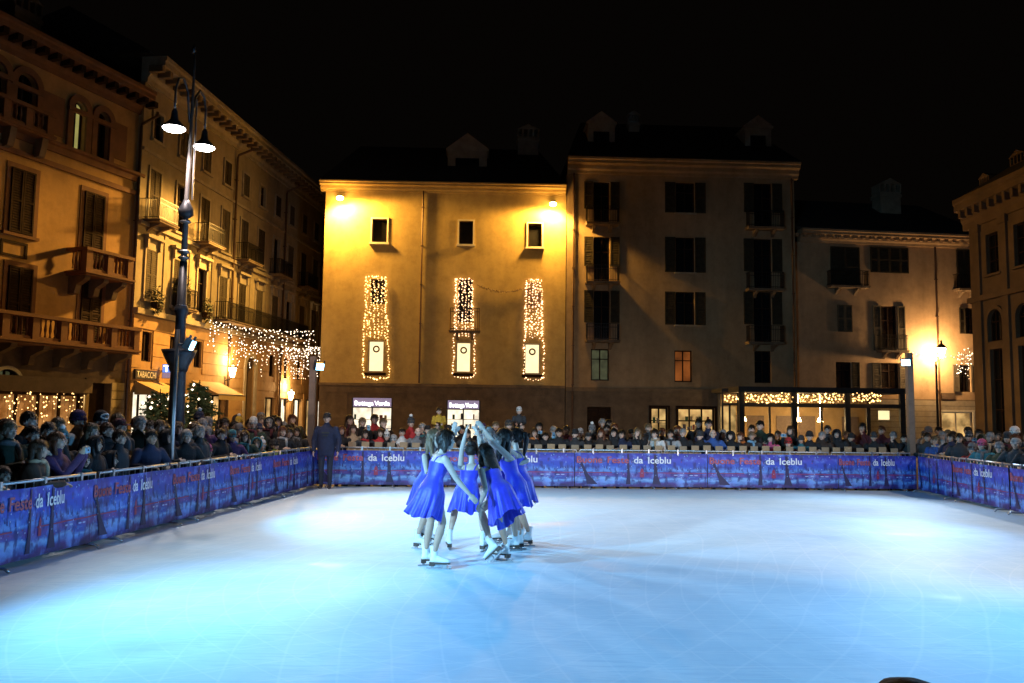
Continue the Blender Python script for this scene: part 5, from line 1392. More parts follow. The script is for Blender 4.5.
# hats, in the head frame
def hats():
    H = {}
    b = MB().lathe([(0.105, -0.005), (0.113, 0.015), (0.110, 0.045), (0.102, 0.05), (0.103, 0.08), (0.090, 0.115), (0.062, 0.145), (0.02, 0.158)], (0, 0.012, 0.0), 20)
    for i in range(len(b.v)): b.v[i] = (b.v[i][0] * 0.88, b.v[i][1] * 1.04, b.v[i][2] + 0.012)
    H['beanie'] = b.mesh('beanie', M['wood'], True)
    H['pompom'] = MB().ball((0, 0.012, 0.195), 0.042, 12, 9).mesh('pompom', M['white_flat'], True)
    p = H['pompom']
    for v in p.vertices: v.co += Vector((rnd.uniform(-.006, .006), rnd.uniform(-.006, .006), rnd.uniform(-.006, .006)))
    c = MB().lathe([(0.088, 0.03), (0.090, 0.06), (0.085, 0.10), (0.06, 0.135), (0.01, 0.145)], (0, 0.012, 0), 18)
    for i in range(len(c.v)): c.v[i] = (c.v[i][0] * 0.98, c.v[i][1] * 1.12, c.v[i][2])
    c.add([(-0.075, -0.07, 0.045), (0.075, -0.07, 0.045), (0.06, -0.155, 0.03), (0, -0.172, 0.028), (-0.06, -0.155, 0.03), (-0.075, -0.07, 0.055), (0.075, -0.07, 0.055), (0.06, -0.155, 0.038), (0, -0.172, 0.036), (-0.06, -0.155, 0.038)], ((0, 4, 3, 2, 1), (5, 6, 7, 8, 9), (1, 2, 7, 6), (2, 3, 8, 7), (3, 4, 9, 8), (4, 0, 5, 9)))
    H['cap'] = c.mesh('cap', M['wood'], True)
    # hood: a thick open shell
    h = MB(); n = 18; rings = []
    for j in range(8):
        f_ = j / 7; y = -0.075 + 0.20 * f_; r_ = (0.108 + 0.012 * math.sin(f_ * math.pi)) * math.sqrt(max(0.02, 1 - (max(0, f_ - 0.25) / 0.78) ** 2)); rings.append((y, r_))
    bb = len(h.v)
    for (y, r_) in rings:
        for k in range(n):
            q = 2 * math.pi * k / n; h.v.append((r_ * math.cos(q) * 0.95, y, 0.01 + r_ * 1.22 * math.sin(q) - (0.02 if math.sin(q) < 0 else 0)))
    for j in range(7):
        for k in range(n):
            k2 = (k + 1) % n; h.f.append((bb + j * n + k, bb + j * n + k2, bb + (j + 1) * n + k2, bb + (j + 1) * n + k)); h.m.append(0)
    h.f.append(tuple(bb + 7 * n + k for k in range(n))); h.m.append(0)
    h.tube([(math.cos(q) * 0.104, -0.078, 0.008 + math.sin(q) * 0.128) for q in np.linspace(0, 2 * math.pi, 21)], 0.016, 6)
    H['hood'] = h.mesh('hood', M['wood'], True)
    H['scarf'] = MB().tube([(math.cos(q) * 0.092, math.sin(q) * 0.088 + 0.012, -0.155 + 0.012 * math.sin(2 * q)) for q in np.linspace(0, 2 * math.pi, 19)], 0.036, 9).tube([(0.05, -0.09, -0.16), (0.06, -0.125, -0.24), (0.055, -0.135, -0.36)], [0.03, 0.032, 0.028], 8).mesh('scarf', M['wood'], True)
    return H
HAT = hats()

def cloth(n, c, sh=0.0): return mat(n, c, 0.85, 0.35, 7.0, 0.35, 55, sheen=sh)
CL = {'black': (0.012, 0.012, 0.014), 'charcoal': (0.035, 0.036, 0.04), 'navy': (0.014, 0.02, 0.055), 'dark brown': (0.045, 0.026, 0.017), 'dark green': (0.02, 0.04, 0.025), 'maroon': (0.09, 0.015, 0.025), 'purple': (0.075, 0.03, 0.10), 'red': (0.45, 0.025, 0.025), 'grey': (0.16, 0.16, 0.165), 'light grey': (0.38, 0.37, 0.36), 'white': (0.68, 0.66, 0.62), 'beige': (0.46, 0.34, 0.22), 'blue': (0.03, 0.09, 0.30), 'teal': (0.03, 0.16, 0.19), 'pink': (0.60, 0.10, 0.22), 'yellow': (0.55, 0.34, 0.03), 'lime': (0.35, 0.45, 0.05), 'light blue': (0.22, 0.42, 0.58), 'orange': (0.55, 0.16, 0.03), 'olive': (0.07, 0.065, 0.03)}
CLM = {k: cloth(k.replace(' ', '_') + '_cloth', v) for k, v in CL.items()}
SKIN = [mat('fair_skin', (0.60, 0.40, 0.30), 0.5, 0.12, 9.0), mat('light_skin', (0.50, 0.31, 0.22), 0.5, 0.12, 9.0), mat('pale_skin', (0.45, 0.36, 0.30), 0.5, 0.1, 9.0)]
JEANS = [cloth('dark_jeans', (0.022, 0.028, 0.05)), cloth('black_trousers', (0.012, 0.012, 0.013)), cloth('grey_trousers', (0.05, 0.05, 0.052))]
SHOE = mat('dark_leather_shoe', (0.02, 0.016, 0.013), 0.45, 0.3, 8)

# ---------------------------------------------------------------- crowd bodies (height 1.73, facing -y)
HEADC = Vector((0, -0.01, 1.615))
def crowd_body(pose, kid=False, lean=0.0):
    B = Body(); hs = 1.28 if kid else 1.0
    def up(p):                                             # lean the upper body forwards about the hips
        p = Vector(p)
        if p.z > 0.9: p = Vector((p.x, p.y - (p.z - 0.9) * lean, p.z - (p.z - 0.9) * lean * 0.25))
        return p
    rings = [(0.76, .185, .135, .0), (0.88, .205, .16, .0), (1.02, .205, .16, .0), (1.15, .205, .16, -.005), (1.28, .215, .16, -.005), (1.38, .200, .135, .0), (1.435, .125, .10, .0), (1.475, .075, .078, .0), (1.51, .066, .070, -.005)]
    B.loft([(up((0, y, z)), (a, 0, 0), (0, b, 0)) for z, a, b, y in rings], 1, 18)
    B.limb([up((0, 0.0, 1.46)), up((0, -0.008, 1.56))], [0.052, 0.050], 0)
    T = Matrix.Translation(up(HEADC)); head_parts(B, T, 0, hs)
    for s in (-1, 1):
        if pose == 'ride':
            B.limb([(s * .10, 0, .84), (s * .13, -.36, .86), (s * .12, -.40, .44)], [.088, .066, .046], 2); B.limb([(s * .12, -.39, .40), (s * .12, -.50, .36)], [.045, .038], 3)
        else:
            B.limb([(s * .095, 0, .84), (s * .10, -.012, .48), (s * .10, .02, .10)], [.092, .066, .048], 2); B.limb([(s * .10, .045, .05), (s * .105, -.135, .042)], [.047, .038], 3)
        sh = up((s * .205, 0.0, 1.365))
        E_ = {'stand': ((.285, .03, 1.12), (.28, -.05, .87)), 'pocket': ((.33, .07, 1.13), (.235, -.095, .93)), 'rail': ((.34, -.12, 1.13), (.15, -.36, 1.14)), 'phone': ((.20, -.20, 1.15), (.055, -.34, 1.42)), 'clasp': ((.31, -.06, 1.13), (.05, -.29, 1.19)), 'cross': ((.31, -.05, 1.12), (-.10, -.215, 1.17)), 'wave': ((.25, -.10, 1.40), (.24, -.16, 1.66)), 'ride': ((.25, -.05, 1.14), (.14, -.30, 1.10)), 'chin': ((.17, -.20, 1.14), (.05, -.13, 1.41))}[pose]
        if pose in ('wave', 'chin') and s < 0: E_ = ((.245, -.06, 1.12), (.12, -.27, 1.14))
        el = up((s * E_[0][0], E_[0][1], E_[0][2])); wr = up((s * E_[1][0], E_[1][1] - (0.035 if pose == 'cross' and s > 0 else 0), E_[1][2]))
        B.limb([sh, el, wr], [.084, .070, .052], 1)
        d = (wr - el).normalized()
        nr = {'stand': Vector((-s, 0, 0)), 'pocket': Vector((-s, 0, 0)), 'rail': Vector((0, 0, -1)), 'phone': Vector((-s, -.3, 0)), 'wave': Vector((0, -1, 0))}.get(pose, Vector((-s * .5, .5, -.2)))
        if pose == 'phone': d = Vector((0, -.35, 1))
        if pose == 'pocket': B.limb([wr, wr + d * 0.06], [.045, .04], 1)
        elif pose == 'rail': hand(B, wr, Vector((-s * .5, -.75, -.15)), nr, 0, 1.0, 0.7, s)
        else: hand(B, wr, d, nr, 0, 1.0, 0.6, s)
    me = B.mesh('person_body', [SKIN[0], CLM['black'], JEANS[0], SHOE], 0.0135, 3)
    return me, up(HEADC), hs, lean
BODY = {p: crowd_body(p) for p in ('stand', 'pocket', 'phone', 'clasp', 'cross', 'wave', 'chin')}
BODY['rail'] = crowd_body('rail', lean=0.16); BODY['kid'] = crowd_body('rail', True); BODY['kidstand'] = crowd_body('stand', True); BODY['ride'] = crowd_body('ride', True)

def person(xy, look, height, pose, coat, hair, hat, label, skin=0, jeans=1, z=GZ, scarf=None, turn=0.0, group=None, wide=1.0):
    me, hc, hs, lean = BODY[pose]; s = height / 1.73
    d = Vector(look[:2]) - Vector(xy[:2]); rz = math.atan2(d.y, d.x) + math.pi / 2 + turn
    o = tag(link('person', me, None, (xy[0], xy[1], z), (0, 0, rz), (s * wide, s * wide, s)), label, 'person', group)
    for i, m in enumerate((SKIN[skin], CLM[coat], JEANS[jeans], SHOE)):
        o.material_slots[i].link = 'OBJECT'; o.material_slots[i].material = m
    def child(nm, mesh, m=None):
        c = link(nm, mesh, o, hc, (lean * 0.5, 0, 0), (hs, hs, hs))
        if m is not None: c.material_slots[0].link = 'OBJECT'; c.material_slots[0].material = m
        return c
    child('face', FACE)['kind'] = 'stuff'
    if hair: child('hair', HAIR[hair[1]], HAIRM[hair[0]])
    if hat:
        kind, col = hat
        if kind == 'pompom beanie':
            b = child('beanie', HAT['beanie'], CLM[col]); link('pompom', HAT['pompom'], b)
        else: child(kind, HAT[kind], CLM[col])
    if scarf: child('scarf', HAT['scarf'], CLM[scarf])
    return o

# ================================================================ the crowd
CENTRE = Vector((0.0, 11.0, 0))
def on_line(x, P, D):
    """point of the line P + s D that shows at picture column x"""
    k = (x - CX) / FPX; s = (k * P.y - P.x) / (D.x - k * D.y); return P + D * s
ppl_r = random.Random(21)
HTXT = {('dark', 'short'): 'short dark hair', ('black', 'short'): 'short black hair', ('brown', 'short'): 'short brown hair', ('grey', 'short'): 'short grey hair', ('blond', 'short'): 'short fair hair'}
def describe(coat, hair, hat, scarf, kid):
    who = 'child' if kid else 'person'
    s = '%s in %s coat' % (who, coat)
    if hat: s += ', %s %s' % (hat[1], hat[0])
    elif hair: s += ', %s %s hair' % (hair[0] if hair[0] != 'dark' else 'dark brown', {'short': 'short', 'bob': 'bobbed', 'long': 'long', 'bun': 'tied', 'tail': 'ponytailed'}[hair[1]])
    else: s += ', bald head'
    return s
# phones held up by spectators
def phone(pers, lab, land=True, up_=0.0):
    h_s = pers.scale.z; q = Matrix.LocRotScale(pers.location, pers.rotation_euler, pers.scale) @ Vector((0, -0.405, 1.505 + up_))
    t = tag(empty('phone', q, pers.rotation_euler.z), lab, 'phone', 'phones held up in the crowd')
    w_, h_ = (0.155, 0.078) if land else (0.078, 0.155)
    MB().box(-w_ / 2, w_ / 2, -0.005, 0.004, -h_ / 2, h_ / 2).build('case', CLM['light blue'], t)
    MB().box(-w_ / 2 + 0.006, w_ / 2 - 0.006, 0.0045, 0.007, -h_ / 2 + 0.006, h_ / 2 - 0.006).build('screen', E['screen'], t)
    MB().box(-0.02, 0.02, -0.0075, -0.0055, -0.012, 0.012).build('camera_bump', CLM['black'], t)
def crowd(side, row, P, D, people, back, hmin=1.58, hmax=1.80, look=None):
    """people: (column, coat, hair, hat, pose, height, scarf); labels count along the row"""
    where = {'left': 'from near end', 'far': 'from left', 'right': 'from far corner'}[side]
    for i, q in enumerate(people):
        x, coat, hair, hat, pose, h, scarf = q
        p = on_line(x, P, D); p = p + Vector((ppl_r.uniform(-.08, .08), ppl_r.uniform(-.08, .08), 0))
        kid = pose in ('kid', 'kidstand', 'ride'); h = h or ppl_r.uniform(hmin, hmax)
        lk = look or (CENTRE + Vector((ppl_r.uniform(-3, 3), ppl_r.uniform(-3, 3), 0)))
        lab = '%s, %s %s, %s %s row' % (describe(coat, hair, hat, scarf, kid), ORD[i], where, side, row)
        pr_ = person(p, lk, h, pose, coat, hair, hat, lab, skin=ppl_r.randrange(2), jeans=ppl_r.randrange(3), scarf=scarf, turn=ppl_r.uniform(-.25, .25), group='spectators round the rink', wide=ppl_r.uniform(0.97, 1.1))
        if pose == 'phone' and coat != 'purple': phone(pr_, 'phone raised by the %s person %s in the %s %s row' % (ORD[i], where, side, row), i % 2 == 0)
DARKS = ['black', 'black', 'charcoal', 'navy', 'dark brown', 'charcoal', 'dark green', 'black', 'olive', 'maroon']
def rand_people(xs, kids=0.12, hats=0.4, bright=0.12):
    out = []
    for x in xs:
        kid = ppl_r.random() < kids; hair = (ppl_r.choice(['dark', 'dark', 'black', 'brown', 'brown', 'red', 'blond', 'grey']), ppl_r.choice(['short', 'short', 'long', 'bob', 'tail']))
        hat = None
        if ppl_r.random() < hats: hat = (ppl_r.choice(['beanie', 'beanie', 'pompom beanie', 'hood', 'cap']), ppl_r.choice(['black', 'charcoal', 'grey', 'navy', 'maroon', 'white', 'teal', 'purple', 'black', 'light grey']))
        coat = ppl_r.choice(['red', 'blue', 'beige', 'grey', 'teal', 'white', 'purple', 'light grey']) if ppl_r.random() < bright else ppl_r.choice(DARKS)
        if hat and hat[0] == 'hood': hat = ('hood', coat)
        pose = ('kid' if ppl_r.random() < .6 else 'kidstand') if kid else ppl_r.choice(['stand', 'pocket', 'clasp', 'cross', 'chin', 'clasp', 'pocket', 'phone'])
        out.append((x, coat, hair, hat, pose, ppl_r.uniform(1.12, 1.35) if kid else None, ppl_r.choice([None, None, None, 'grey', 'charcoal', 'maroon', 'beige'])))
    return out
S_, Bn, Lg = 'short', 'bun', 'long'
# left boards, front row, from the near end
left_front = [(-30, 'black', ('dark', Lg), None, 'rail', 1.62, None), (11, 'charcoal', ('dark', 'bob'), None, 'kid', 1.24, None), (26, 'dark brown', ('brown', Lg), None, 'rail', 1.60, 'beige'), (47, 'black', ('dark', 'bob'), None, 'clasp', 1.50, None), (60, 'purple', ('red', Lg), None, 'phone', 1.66, None), (87, 'black', ('dark', S_), None, 'kid', 1.36, 'teal'), (101, 'black', ('black', Lg), ('hood', 'black'), 'clasp', 1.58, None), (116, 'black', ('brown', S_), ('hood', 'black'), 'kid', 1.32, None), (130, 'charcoal', ('brown', S_), None, 'pocket', 1.66, None), (149, 'navy', ('black', 'tail'), None, 'rail', 1.68, None), (165, 'black', ('dark', 'bob'), ('hood', 'black'), 'clasp', 1.64, None), (187, 'black', ('grey', 'bob'), None, 'rail', 1.66, None), (199, 'charcoal', ('grey', S_), None, 'pocket', 1.70, None), (213, 'light blue', ('brown', 'bob'), ('beanie', 'pink'), 'kid', 1.30, None), (224, 'black', ('dark', S_), None, 'clasp', 1.62, None), (236, 'purple', ('brown', 'bob'), ('beanie', 'teal'), 'rail', 1.60, None), (248, 'dark green', ('brown', Lg), None, 'rail', 1.58, 'teal'), (257, 'teal', ('blond', 'bob'), ('hood', 'teal'), 'kid', 1.38, None), (267, 'light grey', ('blond', 'bob'), ('pompom beanie', 'white'), 'kid', 1.30, None), (275, 'lime', ('dark', S_), ('beanie', 'black'), 'kid', 1.30, None), (283, 'black', ('red', Lg), None, 'clasp', 1.62, 'light grey'), (292, 'black', ('dark', 'bob'), None, 'rail', 1.60, 'grey'), (300, 'charcoal', ('dark', Lg), None, 'clasp', 1.58, 'grey')]
crowd('left', 'front', LB0 - nL * 0.42, dL, left_front, 0)
xs = [-25, 4, 30, 52, 70, 93, 112, 128, 143, 158, 172, 182, 193, 205, 217, 229, 241, 251, 260, 270, 279, 287, 296]
lb = rand_people([x + ppl_r.uniform(-4, 4) for x in xs], 0.05, 0.35, 0.18)
crowd('left', 'second', LB0 - nL * 0.98, dL, lb, 1, 1.60, 1.88)
xs = [-20, 8, 36, 60, 82, 105, 122, 138, 154, 170, 185, 199, 212, 225, 237, 248, 258, 268, 277, 286, 295]
lb = rand_people([x + ppl_r.uniform(-4, 4) for x in xs], 0.0, 0.35, 0.12)
crowd('left', 'third', LB0 - nL * 1.60, dL, lb, 2, 1.64, 1.93)
xs = [208, 220, 233, 243, 255, 265, 276, 285, 294]
lb = rand_people([x + ppl_r.uniform(-3, 3) for x in xs], 0.0, 0.4, 0.2)
lb[2] = (240, 'navy', ('dark', S_), ('pompom beanie', 'yellow'), 'stand', 1.80, None); lb[5] = (263, 'navy', ('dark', S_), None, 'stand', 1.86, None)
crowd('left', 'rear', LB0 - nL * 2.5, dL, lb, 3, 1.72, 1.86)
# far boards
LF = LB1 - nF * 0.85
far_front = [(344, 'black', ('red', Lg), None, 'clasp', 1.62, None), (357, 'beige', ('brown', Lg), None, 'pocket', 1.66, None), (369, 'charcoal', ('dark', Lg), None, 'rail', 1.56, 'red'), (381, 'red', ('brown', 'bob'), None, 'clasp', 1.56, None), (390, 'black', ('dark', 'bob'), ('pompom beanie', 'white'), 'rail', 1.50, None), (396, 'blue', ('brown', S_), ('beanie', 'light grey'), 'kid', 1.36, None), (404, 'white', ('dark', S_), None, 'clasp', 1.58, None), (419, 'grey', None, None, 'rail', 1.64, None), (430, 'charcoal', ('dark', S_), ('cap', 'black'), 'pocket', 1.66, None), (452, 'black', ('brown', S_), None, 'clasp', 1.60, None), (470, 'charcoal', ('dark', 'bob'), None, 'rail', 1.60, None), (490, 'white', ('dark', S_), None, 'pocket', 1.66, None), (504, 'dark brown', ('red', 'bob'), None, 'clasp', 1.60, None), (533, 'black', ('brown', Lg), None, 'chin', 1.62, 'orange'), (546, 'black', ('dark', S_), None, 'clasp', 1.52, None), (561, 'black', ('dark', S_), None, 'rail', 1.66, None), (574, 'charcoal', ('dark', S_), ('beanie', 'black'), 'pocket', 1.60, None), (588, 'black', ('dark', S_), ('cap', 'charcoal'), 'rail', 1.56, None), (599, 'dark brown', ('red', Lg), None, 'clasp', 1.62, None), (612, 'black', ('black', Lg), None, 'stand', 1.64, None), (624, 'navy', ('dark', 'bob'), None, 'clasp', 1.60, None), (640, 'black', ('blond', Lg), None, 'chin', 1.66, None), (655, 'white', ('dark', 'bob'), None, 'rail', 1.66, 'beige'), (673, 'light grey', ('dark', S_), None, 'rail', 1.66, 'charcoal'), (686, 'black', ('grey', S_), None, 'clasp', 1.66, None), (700, 'black', ('dark', S_), ('beanie', 'charcoal'), 'rail', 1.62, None), (714, 'blue', None, None, 'rail', 1.68, None), (730, 'black', ('dark', 'bob'), ('hood', 'black'), 'clasp', 1.60, None), (741, 'dark brown', ('red', 'bob'), None, 'chin', 1.58, 'orange'), (754, 'charcoal', ('blond', S_), None, 'clasp', 1.60, 'light blue'), (772, 'pink', ('dark', Lg), None, 'clasp', 1.54, None), (786, 'maroon', ('brown', 'bob'), ('beanie', 'red'), 'kid', 1.40, None), (799, 'teal', ('brown', 'bob'), ('beanie', 'charcoal'), 'clasp', 1.50, None), (811, 'black', ('dark', S_), ('beanie', 'black'), 'rail', 1.64, None), (821, 'dark brown', ('grey', S_), None, 'clasp', 1.62, None), (839, 'black', ('black', Lg), ('hood', 'black'), 'clasp', 1.68, None), (853, 'black', ('dark', S_), ('beanie', 'black'), 'pocket', 1.58, None), (873, 'black', ('brown', S_), ('beanie', 'charcoal'), 'rail', 1.64, None), (893, 'black', ('grey', S_), ('cap', 'grey'), 'chin', 1.64, None), (905, 'charcoal', ('dark', S_), None, 'clasp', 1.58, None)]
crowd('far', 'front', LF, dF, far_front, 0)
far_back = rand_people([350, 362, 386, 411, 426, 447, 461, 481, 497, 511, 540, 553, 568, 582, 593, 606, 618, 632, 648, 664, 680, 706, 722, 748, 762, 779, 792, 827, 846, 864, 882], 0, 0.35, 0.3)
crowd('far', 'second', LF - nF * 0.6, dF, far_back, 1, 1.60, 1.92)
far_rear = [(374, 'red', ('dark', S_), None, 'stand', 1.92, None), (440, 'black', ('brown', S_), None, 'stand', 1.74, None), (520, 'black', ('dark', S_), None, 'stand', 1.78, None), (611, 'black', ('dark', S_), None, 'stand', 1.86, None), (604, 'charcoal', ('grey', S_), None, 'pocket', 1.88, None), (698, 'black', ('dark', S_), None, 'pocket', 1.92, None)]
crowd('far', 'rear', LF - nF * 1.15, dF, far_rear, 2)
# children riding on shoulders behind the far boards
for x, coat, hat, lab, hh in ((440, 'yellow', None, 'child in yellow jacket riding on shoulders left of the skaters', 1.74), (520, 'charcoal', ('beanie', 'white'), 'child in dark coat and white beanie riding on shoulders behind far boards', 1.78)):
    p = on_line(x, LF - nF * 1.15, dF); s_k = 1.15 / 1.73
    person(p + Vector((0, 0.06, 0)), CENTRE, 1.15, 'ride', coat, ('brown', 'short'), hat, lab, z=GZ + hh * 0.835 - 0.76 * s_k + 0.02)
# left crowd: tall spectator with ski goggles on the hat
p = on_line(104, LB0 - nL * 1.25, dL)
gp = person(p, CENTRE + Vector((4, -3, 0)), 1.92, 'stand', 'black', ('black', 'short'), ('beanie', 'black'), 'tall spectator wearing white ski goggles on a black beanie, left crowd')
gm = MB().tube([(math.cos(q) * 0.062, -0.112 + 0.045 * abs(math.cos(q)) ** 2, 0.075 + math.sin(q) * 0.036) for q in np.linspace(0, 2 * math.pi, 21)], 0.011, 7).build('goggles', CLM['white'], gp, smooth=True, loc=HEADC)
MB().add([(math.cos(q) * 0.058, -0.110 + 0.045 * abs(math.cos(q)) ** 2, 0.075 + math.sin(q) * 0.032) for q in np.linspace(0, 2 * math.pi, 20, endpoint=False)], (tuple(range(20)),)).build('lens', mat('goggle_lens', (0.03, 0.10, 0.16), 0.1, 0.2), gm)
# right boards
LRt = RB1 - nR * 0.42
right_front = [(924, 'charcoal', ('dark', S_), None, 'rail', 1.66, None), (936, 'blue', ('blond', 'bob'), None, 'chin', 1.56, 'light grey'), (948, 'navy', ('dark', 'bob'), None, 'clasp', 1.66, None), (961, 'charcoal', ('dark', S_), None, 'pocket', 1.66, None), (972, 'red', ('brown', 'bob'), ('beanie', 'grey'), 'kid', 1.40, None), (984, 'teal', ('brown', 'bob'), ('beanie', 'pink'), 'rail', 1.56, 'grey'), (997, 'olive', ('grey', 'bob'), ('beanie', 'grey'), 'rail', 1.52, None), (1012, 'charcoal', ('grey', S_), ('cap', 'light grey'), 'rail', 1.64, None), (1030, 'black', ('dark', S_), ('beanie', 'grey'), 'rail', 1.64, None)]
crowd('right', 'front', LRt, dR, right_front, 0)
xs = [920, 930, 942, 954, 967, 979, 991, 1004, 1018, 1034]
crowd('right', 'second', RB1 - nR * 0.98, dR, rand_people(xs, 0.05, 0.6, 0.3), 1, 1.62, 1.78)
xs = [926, 938, 950, 963, 976, 988, 1001, 1014, 1028]
crowd('right', 'third', RB1 - nR * 1.6, dR, rand_people(xs, 0, 0.5, 0.2), 2, 1.66, 1.82)
# guard on the ice at the corner
gp = at(325, 486, 20.15)
g_ = person((gp.x, gp.y), (gp.x + 0.6, 5), 1.80, 'stand', 'navy', ('dark', 'short'), ('cap', 'black'), 'guard in dark uniform and cap standing on the ice at the left corner', z=0.0, jeans=0)
MB().box(-0.085, 0.085, -0.178, -0.150, 1.27, 1.31).box(-0.06, 0.06, -0.178, -0.150, 1.21, 1.24).build('chest_print', CLM['charcoal'], g_)
# child whose head just shows at the lower edge
p = at(912, 683, 1.62)
person((p.x, p.y), (1.0, 11), 1.38, 'kidstand', 'navy', ('black', 'short'), ('beanie', 'black'), 'dark top of a head just showing at the lower right edge', z=p.z - 1.456)
bpy.context.view_layer.update()
pp_ = [o for o in COL.objects if o.name.startswith('person') and 'child' not in o.get('label', '')]
ph1 = [o for o in pp_ if 'purple coat, red long' in o['label']][0]
phone(ph1, 'phone with pale blue screen held by the person in purple')
p = on_line(52, LB0 - nL * 0.85, dL)
ph2 = person(p, CENTRE + Vector((0, -4, 0)), 1.78, 'phone', 'black', ('dark', 'short'), None, 'person in black coat filming with a raised phone behind the purple coat', jeans=1)
bpy.context.view_layer.update()
phone(ph2, 'phone with bright blue screen raised above the heads on the left', False, 0.03)

# ================================================================ the skaters
DRESS = mat('cobalt_stretch_dress', (0.03, 0.035, 0.56), 0.5, 0.3, 5.0, 0.2, 40, sheen=0.3)
TIGHT = mat('tan_tights', (0.48, 0.30, 0.21), 0.55, 0.12, 9.0)
BOOT = mat('white_skate_leather', (0.74, 0.73, 0.70), 0.4, 0.12, 9.0, 0.1, 40)
SOLE = mat('dark_skate_sole', (0.05, 0.03, 0.02), 0.5, 0.2, 9.0)
def boot_mesh():
    B = Body()
    B.loft([((x, 0, z), (0, w_, 0), (0, 0, h_)) for x, w_, z, h_ in ((-.085, .030, .105, .030), (-.05, .038, .115, .045), (0, .037, .12, .05), (.06, .040, .108, .038), (.11, .040, .100, .030), (.145, .030, .096, .024), (.162, .015, .094, .014))], 0)
    B.loft([((x, 0, z), (r_, 0, 0), (0, r_ * 0.86, 0)) for x, z, r_ in ((-.03, .11, .048), (-.035, .16, .046), (-.038, .20, .045), (-.040, .25, .050), (-.042, .275, .054))], 0)
    me = B.mesh('skate', [BOOT], 0.009, 3); return me
BOOTM = boot_mesh()
SOLEM = MB().box(-.09, -.03, -.030, .030, .035, .082).box(-.03, .155, -.034, .034, .062, .076).mesh('sole', SOLE)
BLADEM = MB().box(-.13, .165, -.004, .004, .0, .016).box(-.075, -.045, -.014, .014, .014, .036).box(.06, .12, -.014, .014, .014, .063).box(.150, .172, -.004, .004, .005, .040).mesh('blade', M['steel'])

def ik(a, t, l1, l2, pole):
    d = t - a; L = min(max(d.length, 0.05), (l1 + l2) * 0.995); d = d.normalized()
    x = (l1 * l1 - l2 * l2 + L * L) / (2 * L); h = math.sqrt(max(0, l1 * l1 - x * x)); p = (pole - d * pole.dot(d)); p = p.normalized() if p.length > 1e-5 else d.orthogonal()
    return a + d * x + p * h, a + d * L

